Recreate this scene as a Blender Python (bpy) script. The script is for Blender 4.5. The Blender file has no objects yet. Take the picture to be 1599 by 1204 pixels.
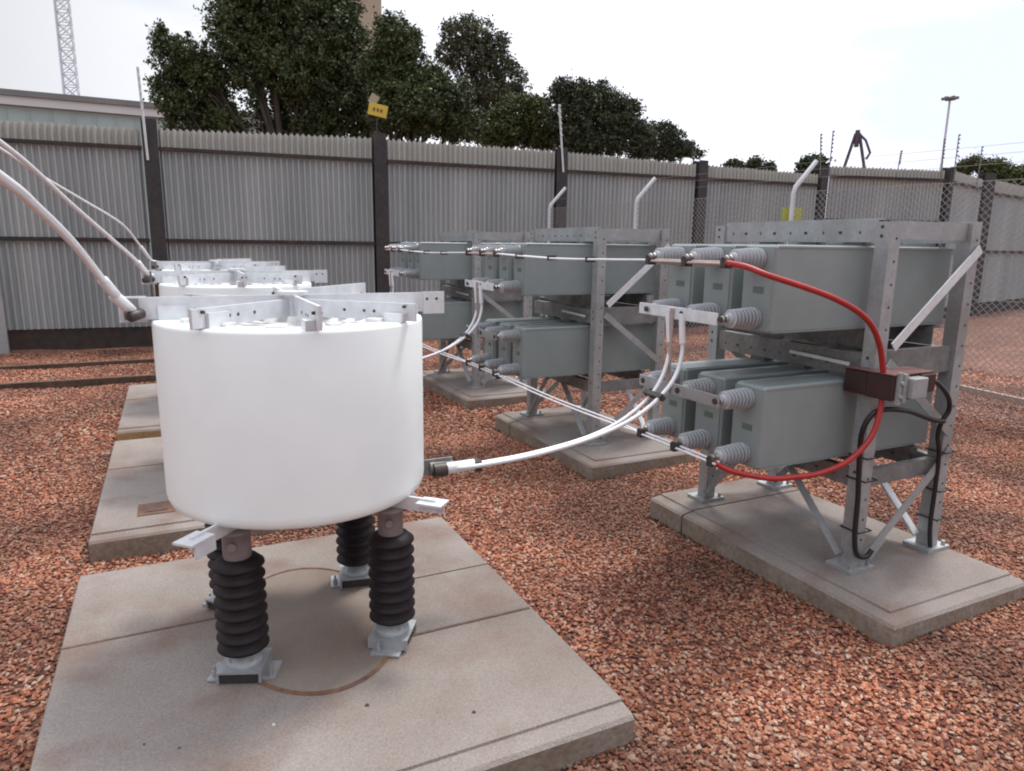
import bpy, math, random
import numpy as np
from mathutils import Vector, Matrix
random.seed(7)
S = bpy.context.scene
COL = S.collection
R = math.radians

# ------------------------------------------------------------ camera
F, H = 1090.0, 1.6                       # focal length in photo pixels, eye height
MW = np.array([[0.89991447, -0.07439439, 0.42967363],
               [-0.43586825, -0.18316372, 0.88117531],
               [0.01314612, -0.9802635, -0.19725783]])
cam = bpy.data.cameras.new('camera'); cam_o = bpy.data.objects.new('camera', cam); COL.objects.link(cam_o)
cam.sensor_width = 36.0; cam.lens = F / 1599 * 36; cam.clip_start = 0.05; cam.clip_end = 900
m = Matrix.Identity(4)
for r in range(3):
    m[r][0] = MW[r][0]; m[r][1] = -MW[r][1]; m[r][2] = -MW[r][2]
m[0][3], m[1][3], m[2][3] = 0, 0, H
cam_o.matrix_world = m
S.camera = cam_o
S.render.resolution_x, S.render.resolution_y = 1024, 771

# ------------------------------------------------------------ sky, sun, exposure
W = bpy.data.worlds.new('World'); S.world = W; W.use_nodes = True
nt = W.node_tree; nt.nodes.clear()
def N(nt, t, **k):
    n = nt.nodes.new(t)
    for a, b in k.items(): setattr(n, a, b)
    return n
SUN_EL, SUN_AZ = R(66), R(62)            # azimuth measured from +Y (the row direction) towards +X
sky = N(nt, 'ShaderNodeTexSky', sky_type='NISHITA', sun_disc=False, sun_elevation=SUN_EL, sun_rotation=SUN_AZ)
hs = N(nt, 'ShaderNodeHueSaturation'); hs.inputs['Saturation'].default_value = .22
tc = N(nt, 'ShaderNodeTexCoord')
mp = N(nt, 'ShaderNodeMapping'); mp.inputs['Scale'].default_value = (1, 1, 3.5)
nz = N(nt, 'ShaderNodeTexNoise'); nz.inputs['Scale'].default_value = 1.7; nz.inputs['Detail'].default_value = 5; nz.inputs['Roughness'].default_value = .5
cr = N(nt, 'ShaderNodeValToRGB')
cr.color_ramp.elements[0].position = .38; cr.color_ramp.elements[0].color = (7.2, 7.7, 9.3, 1)
cr.color_ramp.elements[1].position = .62; cr.color_ramp.elements[1].color = (11.8, 12.0, 12.6, 1)
# cloud is brighter towards the hidden sun
dotn = N(nt, 'ShaderNodeVectorMath', operation='DOT_PRODUCT')
dotn.inputs[1].default_value = (.80, .53, .12)
mr = N(nt, 'ShaderNodeMapRange'); mr.inputs[1].default_value = .40; mr.inputs[2].default_value = .92; mr.inputs[3].default_value = .52; mr.inputs[4].default_value = 1.02
vm = N(nt, 'ShaderNodeVectorMath', operation='SCALE')
mx = N(nt, 'ShaderNodeMixRGB'); mx.inputs[0].default_value = .96
bg = N(nt, 'ShaderNodeBackground'); bg.inputs[1].default_value = .092
wo = N(nt, 'ShaderNodeOutputWorld')
L = nt.links.new
L(sky.outputs[0], hs.inputs['Color']); L(tc.outputs['Generated'], mp.inputs[0]); L(mp.outputs[0], nz.inputs['Vector'])
L(nz.outputs['Fac'], cr.inputs[0]); L(tc.outputs['Generated'], dotn.inputs[0]); L(dotn.outputs['Value'], mr.inputs[0])
sz = N(nt, 'ShaderNodeSeparateXYZ'); L(tc.outputs['Generated'], sz.inputs[0])
mz = N(nt, 'ShaderNodeMapRange'); mz.inputs[1].default_value = .36; mz.inputs[2].default_value = .85; mz.inputs[3].default_value = 1.0; mz.inputs[4].default_value = 2.5; L(sz.outputs[2], mz.inputs[0])
mm = N(nt, 'ShaderNodeMath', operation='MULTIPLY'); L(mr.outputs[0], mm.inputs[0]); L(mz.outputs[0], mm.inputs[1])
L(cr.outputs[0], vm.inputs[0]); L(mm.outputs[0], vm.inputs['Scale'])
L(hs.outputs[0], mx.inputs[1]); L(vm.outputs[0], mx.inputs[2]); L(mx.outputs[0], bg.inputs[0]); L(bg.outputs[0], wo.inputs[0])

sl = bpy.data.lights.new('sun', 'SUN'); sl.energy = 2.1; sl.angle = R(12); sl.color = (1, .95, .88)
so = bpy.data.objects.new('sun', sl); COL.objects.link(so)
sd = Vector((math.sin(SUN_AZ) * math.cos(SUN_EL), math.cos(SUN_AZ) * math.cos(SUN_EL), math.sin(SUN_EL)))
so.rotation_euler = sd.to_track_quat('Z', 'Y').to_euler()
so.location = (6, 4, 14)
S.view_settings.view_transform = 'Standard'; S.view_settings.look = 'None'; S.view_settings.gamma = 1
S.view_settings.exposure = 0.47
S.render.engine = 'CYCLES'
S.cycles.filter_width = 2.0
S.cycles.max_bounces = 6

# ------------------------------------------------------------ materials
def mat(name, col, rough=.6, metal=0., bump=0., bscale=40., var=.0, vscale=3., col2=None, stain=None, sscale=1.2, spec=.5, bdist=.01, detail=6, coat=0):
    """col varied by fine noise (var), towards col2 by mid noise, towards stain by large noise"""
    mt = bpy.data.materials.new(name); mt.use_nodes = True
    nt = mt.node_tree; b = nt.nodes['Principled BSDF']; L = nt.links.new
    b.inputs['Roughness'].default_value = rough; b.inputs['Metallic'].default_value = metal
    b.inputs['Specular IOR Level'].default_value = spec
    if coat: b.inputs['Coat Weight'].default_value = coat
    tc = N(nt, 'ShaderNodeTexCoord')
    base = N(nt, 'ShaderNodeRGB'); base.outputs[0].default_value = (*col, 1); cur = base.outputs[0]
    def noise(scale, det=detail, off=0):
        mp = N(nt, 'ShaderNodeMapping'); mp.inputs['Location'].default_value = (off, off * 1.7, off * .3)
        n = N(nt, 'ShaderNodeTexNoise'); n.inputs['Scale'].default_value = scale; n.inputs['Detail'].default_value = det
        L(tc.outputs['Object'], mp.inputs[0]); L(mp.outputs[0], n.inputs['Vector']); return n.outputs['Fac']
    def mixto(cur, c, fac, lo, hi, amt=1):
        rp = N(nt, 'ShaderNodeMapRange'); rp.inputs[1].default_value = lo; rp.inputs[2].default_value = hi; rp.inputs[3].default_value = 0; rp.inputs[4].default_value = amt
        L(fac, rp.inputs[0]); x = N(nt, 'ShaderNodeMixRGB'); L(rp.outputs[0], x.inputs[0]); L(cur, x.inputs[1]); x.inputs[2].default_value = (*c, 1); return x.outputs[0]
    if col2: cur = mixto(cur, col2, noise(vscale), .35, .68)
    if stain: cur = mixto(cur, stain, noise(sscale, 5, 9.1), .5, .72, .8)
    if var:
        rp = N(nt, 'ShaderNodeMapRange'); rp.inputs[1].default_value = .3; rp.inputs[2].default_value = .7; rp.inputs[3].default_value = 1 - var; rp.inputs[4].default_value = 1 + var
        L(noise(bscale, 4, 3.3), rp.inputs[0]); v = N(nt, 'ShaderNodeVectorMath', operation='SCALE'); L(cur, v.inputs[0]); L(rp.outputs[0], v.inputs['Scale']); cur = v.outputs[0]
    L(cur, b.inputs['Base Color'])
    if bump:
        bp = N(nt, 'ShaderNodeBump'); bp.inputs['Strength'].default_value = bump; bp.inputs['Distance'].default_value = bdist
        L(noise(bscale, 6), bp.inputs['Height']); L(bp.outputs[0], b.inputs['Normal'])
    return mt

MT = dict(
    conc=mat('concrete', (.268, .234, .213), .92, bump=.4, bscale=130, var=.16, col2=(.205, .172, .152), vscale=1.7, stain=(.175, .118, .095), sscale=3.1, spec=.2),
    conc2=mat('concrete_disc', (.245, .205, .175), .92, bump=.3, bscale=130, var=.10, col2=(.19, .15, .125), vscale=2.6, stain=(.19, .12, .08), sscale=1.9, spec=.2),
    concside=mat('concrete_edge', (.27, .225, .185), .95, bump=.5, bscale=40, var=.2, col2=(.21, .165, .125), vscale=6, spec=.15),
    ochre=mat('ochre_stained_edge', (.40, .26, .10), .95, bump=.4, bscale=40, var=.15, col2=(.27, .18, .10), vscale=5),
    joint=mat('joint_filler', (.115, .072, .055), .95, var=.3, bscale=30),
    rust=mat('rusty_steel', (.17, .085, .045), .8, var=.3, bscale=40, col2=(.10, .055, .04), vscale=8),
    white=mat('white_paint', (.90, .955, .94), .42, bump=.06, bscale=9, var=.015, col2=(.87, .92, .91), vscale=2.5, spec=.35),
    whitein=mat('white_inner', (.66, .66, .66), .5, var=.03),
    alu=mat('aluminium', (.70, .71, .73), .42, metal=.2, bump=.05, var=.08, bscale=25, col2=(.62, .63, .65), vscale=9),
    alubr=mat('white_conductor', (.74, .74, .76), .4, metal=.15, var=.05, bscale=25),
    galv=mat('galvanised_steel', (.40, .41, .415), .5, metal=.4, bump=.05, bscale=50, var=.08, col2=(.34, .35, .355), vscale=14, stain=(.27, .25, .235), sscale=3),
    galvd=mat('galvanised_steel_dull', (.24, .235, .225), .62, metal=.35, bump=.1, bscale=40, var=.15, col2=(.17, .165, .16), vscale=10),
    green=mat('green_grey_paint', (.25, .285, .28), .36, bump=.03, bscale=12, var=.03, col2=(.232, .268, .263), vscale=4, spec=.45),
    greend=mat('dark_green_print', (.11, .15, .13), .5),
    porc=mat('grey_porcelain', (.38, .39, .405), .25, var=.06, bscale=20, coat=.4),
    shed=mat('dark_brown_porcelain', (.014, .008, .009), .5, var=.2, bscale=20, spec=.25),
    capm=mat('cast_cap', (.24, .20, .20), .6, metal=.3, var=.1, bscale=30),
    dark=mat('opening_shade', (.03, .027, .028), .6, var=.3, bscale=20),
    clampd=mat('dark_clamp', (.07, .06, .055), .5, metal=.5, var=.3, bscale=60),
    bolt=mat('bolt_steel', (.45, .42, .38), .4, metal=.7),
    red=mat('red_cable', (.36, .02, .018), .42, var=.1, bscale=20),
    black=mat('black_cable', (.012, .012, .013), .45),
    maroon=mat('maroon_resin', (.05, .015, .014), .5, var=.15, bscale=12, col2=(.035, .013, .012), vscale=6),
    maroont=mat('maroon_dusty', (.16, .075, .065), .7, var=.2, bscale=20),
    tape=mat('copper_strap', (.42, .32, .29), .5, metal=.3, var=.1, bscale=20),
    post=mat('black_post', (.03, .028, .029), .7, var=.25, bscale=15, col2=(.05, .04, .036), vscale=3, bump=.2),
    rail=mat('dark_rail', (.028, .02, .018), .7, var=.3, bscale=10, col2=(.055, .032, .022), vscale=3),
    wire=mat('wire_steel', (.26, .245, .24), .6, metal=.2),
    wpole=mat('pale_pole', (.62, .63, .64), .5, var=.08, bscale=8),
    yel=mat('yellow_sign', (.42, .44, .08), .5, var=.06, bscale=10),
    yel2=mat('orange_yellow_sign', (.62, .42, .05), .5, var=.05, bscale=10),
    brownlet=mat('brown_print', (.20, .10, .02), .6),
    bark=mat('bark', (.075, .062, .048), .9, bump=.6, bscale=12, var=.3, col2=(.05, .04, .03)),
    tan=mat('tan_render', (.42, .33, .24), .9, var=.05, bscale=.6, col2=(.37, .29, .21), vscale=.3),
    roofm=mat('pale_roof_sheet', (.44, .44, .42), .6, var=.06, bscale=.6),
    roofd=mat('grey_gutter', (.20, .195, .185), .6, var=.1, bscale=.6),
    fasc=mat('white_fascia', (.62, .62, .60), .6, var=.04, bscale=.6),
    teal=mat('teal_cladding', (.38, .47, .45), .5, var=.05, bscale=.5),
    mast=mat('mast_steel', (.55, .56, .60), .6, metal=.3),  # paleness of distance haze is mixed into this colour
    purple=mat('purple_steel', (.085, .055, .085), .6, var=.1, bscale=4),
    timber=mat('kerb_timber', (.11, .065, .042), .9, bump=.4, bscale=20, var=.3, col2=(.07, .045, .03)),
    paleedge=mat('pale_kerb', (.36, .27, .21), .9, bump=.3, bscale=30, var=.15),
)

def mat_fence():
    mt = bpy.data.materials.new('weathered_sheet'); mt.use_nodes = True
    nt = mt.node_tree; b = nt.nodes['Principled BSDF']; L = nt.links.new
    tc = N(nt, 'ShaderNodeTexCoord'); sp = N(nt, 'ShaderNodeSeparateXYZ'); L(tc.outputs['Object'], sp.inputs[0])
    dv = N(nt, 'ShaderNodeMath', operation='DIVIDE'); dv.inputs[1].default_value = .088; L(sp.outputs[0], dv.inputs[0])
    fl = N(nt, 'ShaderNodeMath', operation='FLOOR'); L(dv.outputs[0], fl.inputs[0])
    wn = N(nt, 'ShaderNodeTexWhiteNoise', noise_dimensions='1D'); L(fl.outputs[0], wn.inputs['W'])
    mr = N(nt, 'ShaderNodeMapRange'); mr.inputs[3].default_value = .94; mr.inputs[4].default_value = 1.05; L(wn.outputs['Value'], mr.inputs[0])
    mp = N(nt, 'ShaderNodeMapping'); mp.inputs['Scale'].default_value = (1.0, 1, .12); L(tc.outputs['Object'], mp.inputs[0])
    n1 = N(nt, 'ShaderNodeTexNoise'); n1.inputs['Scale'].default_value = 1.3; n1.inputs['Detail'].default_value = 4; L(mp.outputs[0], n1.inputs['Vector'])
    cr = N(nt, 'ShaderNodeValToRGB'); cr.color_ramp.elements[0].position = .35; cr.color_ramp.elements[0].color = (.31, .328, .335, 1)
    cr.color_ramp.elements[1].position = .7; cr.color_ramp.elements[1].color = (.42, .435, .425, 1); L(n1.outputs['Fac'], cr.inputs[0])
    mp2 = N(nt, 'ShaderNodeMapping'); mp2.inputs['Scale'].default_value = (9, 9, .9); L(tc.outputs['Object'], mp2.inputs[0])
    n2 = N(nt, 'ShaderNodeTexNoise'); n2.inputs['Scale'].default_value = 2; n2.inputs['Detail'].default_value = 6; L(mp2.outputs[0], n2.inputs['Vector'])
    mr2 = N(nt, 'ShaderNodeMapRange'); mr2.inputs[1].default_value = .3; mr2.inputs[2].default_value = .7; mr2.inputs[3].default_value = .95; mr2.inputs[4].default_value = 1.04; L(n2.outputs['Fac'], mr2.inputs[0])
    mu = N(nt, 'ShaderNodeMath', operation='MULTIPLY'); L(mr.outputs[0], mu.inputs[0]); L(mr2.outputs[0], mu.inputs[1])
    # the strip above the top rail is paler and browner
    gt = N(nt, 'ShaderNodeMapRange'); gt.inputs[1].default_value = 2.88; gt.inputs[2].default_value = 2.93; L(sp.outputs[2], gt.inputs[0]); gt.inputs[4].default_value = .75
    mx = N(nt, 'ShaderNodeMixRGB'); L(gt.outputs[0], mx.inputs[0]); L(cr.outputs[0], mx.inputs[1]); mx.inputs[2].default_value = (.41, .40, .355, 1)
    vs = N(nt, 'ShaderNodeVectorMath', operation='SCALE'); L(mx.outputs[0], vs.inputs[0]); L(mu.outputs[0], vs.inputs['Scale'])
    L(vs.outputs[0], b.inputs['Base Color']); b.inputs['Roughness'].default_value = .6; b.inputs['Metallic'].default_value = .1
    return mt
MT['fence'] = mat_fence()

def mat_leaf(name, c1, c2, c3):
    mt = bpy.data.materials.new(name); mt.use_nodes = True
    nt = mt.node_tree; b = nt.nodes['Principled BSDF']; L = nt.links.new
    tc = N(nt, 'ShaderNodeTexCoord')
    n1 = N(nt, 'ShaderNodeTexNoise'); n1.inputs['Scale'].default_value = .8; n1.inputs['Detail'].default_value = 2; L(tc.outputs['Object'], n1.inputs['Vector'])
    n2 = N(nt, 'ShaderNodeTexNoise'); n2.inputs['Scale'].default_value = 9; n2.inputs['Detail'].default_value = 2; L(tc.outputs['Object'], n2.inputs['Vector'])
    r1 = N(nt, 'ShaderNodeMapRange'); r1.inputs[1].default_value = .38; r1.inputs[2].default_value = .62; L(n1.outputs['Fac'], r1.inputs[0])
    r2 = N(nt, 'ShaderNodeMapRange'); r2.inputs[1].default_value = .45; r2.inputs[2].default_value = .75; L(n2.outputs['Fac'], r2.inputs[0])
    m1 = N(nt, 'ShaderNodeMixRGB'); L(r1.outputs[0], m1.inputs[0]); m1.inputs[1].default_value = (*c1, 1); m1.inputs[2].default_value = (*c2, 1)
    m2 = N(nt, 'ShaderNodeMixRGB'); L(r2.outputs[0], m2.inputs[0]); L(m1.outputs[0], m2.inputs[1]); m2.inputs[2].default_value = (*c3, 1)
    L(m2.outputs[0], b.inputs['Base Color']); b.inputs['Roughness'].default_value = .55
    b.inputs['Specular IOR Level'].default_value = .3
    return mt
MT['leafdark'] = mat_leaf('leaf_dark', (.040, .053, .027), (.066, .086, .034), (.13, .16, .05))
MT['leafmid'] = mat_leaf('leaf_mid', (.045, .058, .020), (.080, .095, .028), (.13, .14, .05))
MT['leafpale'] = mat_leaf('leaf_pale', (.060, .066, .040), (.095, .10, .055), (.17, .165, .10))
MT['leafcool'] = mat_leaf('leaf_cool', (.044, .058, .038), (.064, .078, .042), (.10, .105, .045))

# ------------------------------------------------------------ mesh helpers
class MB:
    def __init__(s): s.v = []; s.f = []; s.sm = []; s.mi = []; s.cur = 0
    def mark(s, i): s.cur = i; return s
    def add(s, vs, fs, smooth=False):
        o = len(s.v); s.v += [tuple(v) for v in vs]; s.f += [tuple(i + o for i in f) for f in fs]; s.sm += [smooth] * len(fs); s.mi += [s.cur] * len(fs); return s
    def box(s, c, d, rot=None):
        x, y, z = (a / 2 for a in d)
        vs = [Vector(p) for p in ((-x, -y, -z), (x, -y, -z), (x, y, -z), (-x, y, -z), (-x, -y, z), (x, -y, z), (x, y, z), (-x, y, z))]
        if rot is not None: vs = [rot @ v for v in vs]
        vs = [v + Vector(c) for v in vs]
        return s.add(vs, [(3, 2, 1, 0), (4, 5, 6, 7), (0, 1, 5, 4), (1, 2, 6, 5), (2, 3, 7, 6), (3, 0, 4, 7)])
    def bbox(s, x0, x1, y0, y1, z0, z1, bev=0):
        if not bev: return s.box(((x0 + x1) / 2, (y0 + y1) / 2, (z0 + z1) / 2), (x1 - x0, y1 - y0, z1 - z0))
        b = bev
        # chamfered box: 24 verts
        vs = []; fs = []
        C = [(x0, y0, z0), (x1, y0, z0), (x1, y1, z0), (x0, y1, z0), (x0, y0, z1), (x1, y0, z1), (x1, y1, z1), (x0, y1, z1)]
        mid = ((x0 + x1) / 2, (y0 + y1) / 2, (z0 + z1) / 2)
        idx = {}
        for i, p in enumerate(C):
            for a in range(3):
                q = list(p)
                for k in range(3):
                    if k != a: q[k] += b if q[k] < mid[k] else -b
                idx[(i, a)] = len(vs); vs.append(q)
        for fc, a in (((3, 2, 1, 0), 2), ((4, 5, 6, 7), 2), ((0, 1, 5, 4), 1), ((1, 2, 6, 5), 0), ((2, 3, 7, 6), 1), ((3, 0, 4, 7), 0)):
            fs.append(tuple(idx[(i, a)] for i in fc))
        def orient(f):
            p = [Vector(vs[i]) for i in f]; n = (p[1] - p[0]).cross(p[2] - p[0]); c = sum(p, Vector()) / len(p) - Vector(mid)
            return f if n.dot(c) > 0 else f[::-1]
        E = [(0, 1), (1, 2), (2, 3), (3, 0), (4, 5), (5, 6), (6, 7), (7, 4), (0, 4), (1, 5), (2, 6), (3, 7)]
        for i, j in E:
            ax = [k for k in range(3) if C[i][k] != C[j][k]][0]; o = [k for k in range(3) if k != ax]
            fs.append(orient((idx[(i, o[0])], idx[(j, o[0])], idx[(j, o[1])], idx[(i, o[1])])))
        for i in range(8): fs.append(orient((idx[(i, 0)], idx[(i, 1)], idx[(i, 2)])))
        return s.add(vs, fs)
    def bar(s, a, b, w, t, up=(0, 0, 1)):
        """flat bar from a to b; w = width across 'up' side, t = thickness"""
        a, b = Vector(a), Vector(b); d = b - a; l = d.length; d.normalize()
        n = Vector(up); n = (n - d * n.dot(d)).normalized(); sdir = d.cross(n)
        rot = Matrix((d, sdir, n)).transposed()
        return s.box((a + b) / 2, (l, t, w), rot)
    def angle(s, a, b, w, t, up=(0, 0, 1), flip=1):
        """L-section from a to b"""
        a, b = Vector(a), Vector(b); d = (b - a).normalized(); n = Vector(up); n = (n - d * n.dot(d)).normalized(); sd_ = d.cross(n) * flip
        s.bar(a, b, w, t, up)
        o = n * (w / 2 - t / 2) + sd_ * (w / 2 + t / 2 - .0005)
        return s.bar(a + o, b + o, t * .98, w - t * .5, up)
    def tube(s, pts, r, n=10, smooth=True, cap=True):
        pts = [Vector(p) for p in pts]; rs = r if isinstance(r, (list, tuple)) else [r] * len(pts)
        d = (pts[1] - pts[0]).normalized(); u = Vector((0, 0, 1)) if abs(d.z) < .9 else Vector((1, 0, 0)); u = (u - d * u.dot(d)).normalized()
        vs = []; fs = []
        for i, p in enumerate(pts):
            d = (pts[min(i + 1, len(pts) - 1)] - pts[max(i - 1, 0)]).normalized(); u = (u - d * u.dot(d)).normalized(); w = d.cross(u)
            for k in range(n):
                a = 2 * math.pi * k / n; vs.append(p + (u * math.cos(a) + w * math.sin(a)) * rs[i])
        for i in range(len(pts) - 1):
            for k in range(n):
                k2 = (k + 1) % n; fs.append((i * n + k, i * n + k2, (i + 1) * n + k2, (i + 1) * n + k))
        s.add(vs, fs, smooth)
        if cap:
            s.add(vs[:n], [tuple(range(n))[::-1]]); s.add(vs[-n:], [tuple(range(n))])
        return s
    def lathe(s, prof, n=24, axis='z', o=(0, 0, 0), smooth=True, flip=False):
        vs = []; fs = []; o = Vector(o)
        for r, h in prof:
            for k in range(n):
                a = 2 * math.pi * k / n; c, q = r * math.cos(a), r * math.sin(a)
                p = {'z': (c, q, h), 'x': (h, c, q), 'y': (q, h, c)}[axis]; vs.append(Vector(p) + o)
        for i in range(len(prof) - 1):
            for k in range(n):
                k2 = (k + 1) % n; f = (i * n + k, i * n + k2, (i + 1) * n + k2, (i + 1) * n + k); fs.append(f[::-1] if flip else f)
        return s.add(vs, fs, smooth)
    def cyl(s, a, b, r, n=12): return s.tube([a, b], r, n)
    def build(s, name, m, parent=None, base=None):
        me = bpy.data.meshes.new(name)
        me.from_pydata(s.v, [], s.f); me.polygons.foreach_set('use_smooth', s.sm); me.update()
        for q in (m if isinstance(m, (list, tuple)) else [m]): me.materials.append(MT[q] if isinstance(q, str) else q)
        if s.cur: me.polygons.foreach_set('material_index', s.mi)
        ob = bpy.data.objects.new(name, me); COL.objects.link(ob)
        if base is not None:
            me.transform(Matrix.Translation(-Vector(base))); ob.location = base
        if parent is not None:
            ob.parent = parent
        return ob

def smooth_path(pts, n=8):
    P = [Vector(p) for p in pts]; P = [P[0] * 2 - P[1]] + P + [P[-1] * 2 - P[-2]]; out = []
    for i in range(1, len(P) - 2):
        for k in range(n):
            t = k / n; a, b, c, d = P[i - 1:i + 3]
            out.append(.5 * ((2 * b) + (c - a) * t + (2 * a - 5 * b + 4 * c - d) * t * t + (3 * b - a - 3 * c + d) * t ** 3))
    out.append(P[-2]); return out

def tag(o, label=None, cat=None, group=None, kind=None):
    if label: o['label'] = label
    if cat: o['category'] = cat
    if group: o['group'] = group
    if kind: o['kind'] = kind
    return o
def thing(name, label, cat, loc=(0, 0, 0), group=None):
    o = bpy.data.objects.new(name, None); o.empty_display_size = .1; COL.objects.link(o); o.location = loc
    return tag(o, label, cat, group)
def copy_tree(o, parent=None):
    c = o.copy(); COL.objects.link(c); c.parent = parent
    for ch in [x for x in CH.get(o.name, [])]: copy_tree(ch, c)
    return c
def index_children():
    CH.clear()
    for o in bpy.data.objects:
        if o.parent: CH.setdefault(o.parent.name, []).append(o)
CH = {}
def at(u, v, D):
    """point seen at photo pixel (u, v) at horizontal distance D metres from the viewpoint"""
    d = MW @ np.array([(u - 799.5) / F, (v - 602) / F, 1]); t = D / math.hypot(d[0], d[1])
    return Vector((d[0] * t, d[1] * t, H + d[2] * t))

# ------------------------------------------------------------ ground
def noise_h(x, y):
    return .016 * math.sin(x * 1.9 + .7 * math.sin(y * 1.3)) + .014 * math.sin(y * 2.7 + x * .9) + .007 * math.sin(x * 5.1 - y * 3.7)
g = MB()
xs = [-400, -120, -40, -12] + [-6 + .25 * i for i in range(113)] + [30, 60, 150, 400]
ys = [-40, -10, -2] + [-.5 + .25 * i for i in range(70)] + [20, 30, 60, 150, 500]
for y in ys:
    for x in xs: g.v.append((x, y, noise_h(x, y) - .012))
nx = len(xs)
for j in range(len(ys) - 1):
    for i in range(nx - 1):
        g.f.append((j * nx + i, j * nx + i + 1, (j + 1) * nx + i + 1, (j + 1) * nx + i)); g.sm.append(True)
mg = bpy.data.materials.new('gravel_ground'); mg.use_nodes = True
nt = mg.node_tree; b = nt.nodes['Principled BSDF']; L = nt.links.new
tc = N(nt, 'ShaderNodeTexCoord')
vo = N(nt, 'ShaderNodeTexVoronoi'); vo.inputs['Scale'].default_value = 42; L(tc.outputs['Object'], vo.inputs['Vector'])
cr = N(nt, 'ShaderNodeValToRGB'); e = cr.color_ramp.elements
e[0].position = 0; e[0].color = (.07, .025, .015, 1); e[1].position = 1; e[1].color = (.30, .18, .13, 1)
x = e.new(.4); x.color = (.15, .055, .032, 1); x = e.new(.75); x.color = (.21, .095, .06, 1)
sx = N(nt, 'ShaderNodeSeparateColor'); L(vo.outputs['Color'], sx.inputs[0]); L(sx.outputs[0], cr.inputs[0])
n2 = N(nt, 'ShaderNodeTexNoise'); n2.inputs['Scale'].default_value = 1.1; L(tc.outputs['Object'], n2.inputs['Vector'])
r2 = N(nt, 'ShaderNodeMapRange'); r2.inputs[1].default_value = .3; r2.inputs[2].default_value = .7; r2.inputs[3].default_value = .7; r2.inputs[4].default_value = 1.2; L(n2.outputs['Fac'], r2.inputs[0])
vs = N(nt, 'ShaderNodeVectorMath', operation='SCALE'); L(cr.outputs[0], vs.inputs[0]); L(r2.outputs[0], vs.inputs['Scale']); L(vs.outputs[0], b.inputs['Base Color'])
bp = N(nt, 'ShaderNodeBump'); bp.inputs['Strength'].default_value = .9; bp.inputs['Distance'].default_value = .015; bp.invert = True; L(vo.outputs['Distance'], bp.inputs['Height']); L(bp.outputs[0], b.inputs['Normal'])
b.inputs['Roughness'].default_value = .9
ground = g.build('ground', mg); tag(ground, kind='structure')

# ------------------------------------------------------------ loose gravel: real stones scattered on the ground
ms = bpy.data.materials.new('red_stone'); ms.use_nodes = True
nt = ms.node_tree; b = nt.nodes['Principled BSDF']; L = nt.links.new
oi = N(nt, 'ShaderNodeObjectInfo'); cr = N(nt, 'ShaderNodeValToRGB'); e = cr.color_ramp.elements
e[0].position = 0; e[0].color = (.075, .020, .012, 1); e[1].position = 1; e[1].color = (.42, .31, .235, 1)
for p, c in ((.16, (.135, .034, .018)), (.36, (.255, .078, .038)), (.58, (.335, .120, .060)), (.76, (.385, .175, .100)), (.90, (.36, .215, .15))):
    x = e.new(p); x.color = (*c, 1)
L(oi.outputs['Random'], cr.inputs[0])
tc = N(nt, 'ShaderNodeTexCoord'); n1 = N(nt, 'ShaderNodeTexNoise'); n1.inputs['Scale'].default_value = 3; L(tc.outputs['Object'], n1.inputs['Vector'])
r1 = N(nt, 'ShaderNodeMapRange'); r1.inputs[1].default_value = .3; r1.inputs[2].default_value = .7; r1.inputs[3].default_value = .8; r1.inputs[4].default_value = 1.2; L(n1.outputs['Fac'], r1.inputs[0])
vs = N(nt, 'ShaderNodeVectorMath', operation='SCALE'); L(cr.outputs[0], vs.inputs[0]); L(r1.outputs[0], vs.inputs['Scale'])
# large patches of paler and darker stone
ge = N(nt, 'ShaderNodeNewGeometry'); n3 = N(nt, 'ShaderNodeTexNoise'); n3.inputs['Scale'].default_value = 1.0; n3.inputs['Detail'].default_value = 3; L(ge.outputs['Position'], n3.inputs['Vector'])
r3 = N(nt, 'ShaderNodeMapRange'); r3.inputs[1].default_value = .35; r3.inputs[2].default_value = .65; r3.inputs[3].default_value = .50; r3.inputs[4].default_value = 1.22; L(n3.outputs['Fac'], r3.inputs[0])
v2 = N(nt, 'ShaderNodeVectorMath', operation='SCALE'); L(vs.outputs[0], v2.inputs[0]); L(r3.outputs[0], v2.inputs['Scale']); L(v2.outputs[0], b.inputs['Base Color'])
b.inputs['Roughness'].default_value = .8
stones = []
rc = bpy.data.collections.new('stone_shapes')
rng = random.Random(3)
import bmesh
for k in range(6):
    bm = bmesh.new(); bmesh.ops.create_icosphere(bm, subdivisions=1, radius=.5)
    sc = (rng.uniform(.8, 1.15), rng.uniform(.55, .85), rng.uniform(.32, .5))
    for v in bm.verts:
        q = rng.uniform(.72, 1.22); v.co = Vector((v.co.x * sc[0] * q, v.co.y * sc[1] * q, v.co.z * sc[2] * q))
    me = bpy.data.meshes.new('stone_shape'); bm.to_mesh(me); bm.free(); me.materials.append(ms)
    o = bpy.data.objects.new('stone_shape', me); rc.objects.link(o); stones.append(o)
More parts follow.
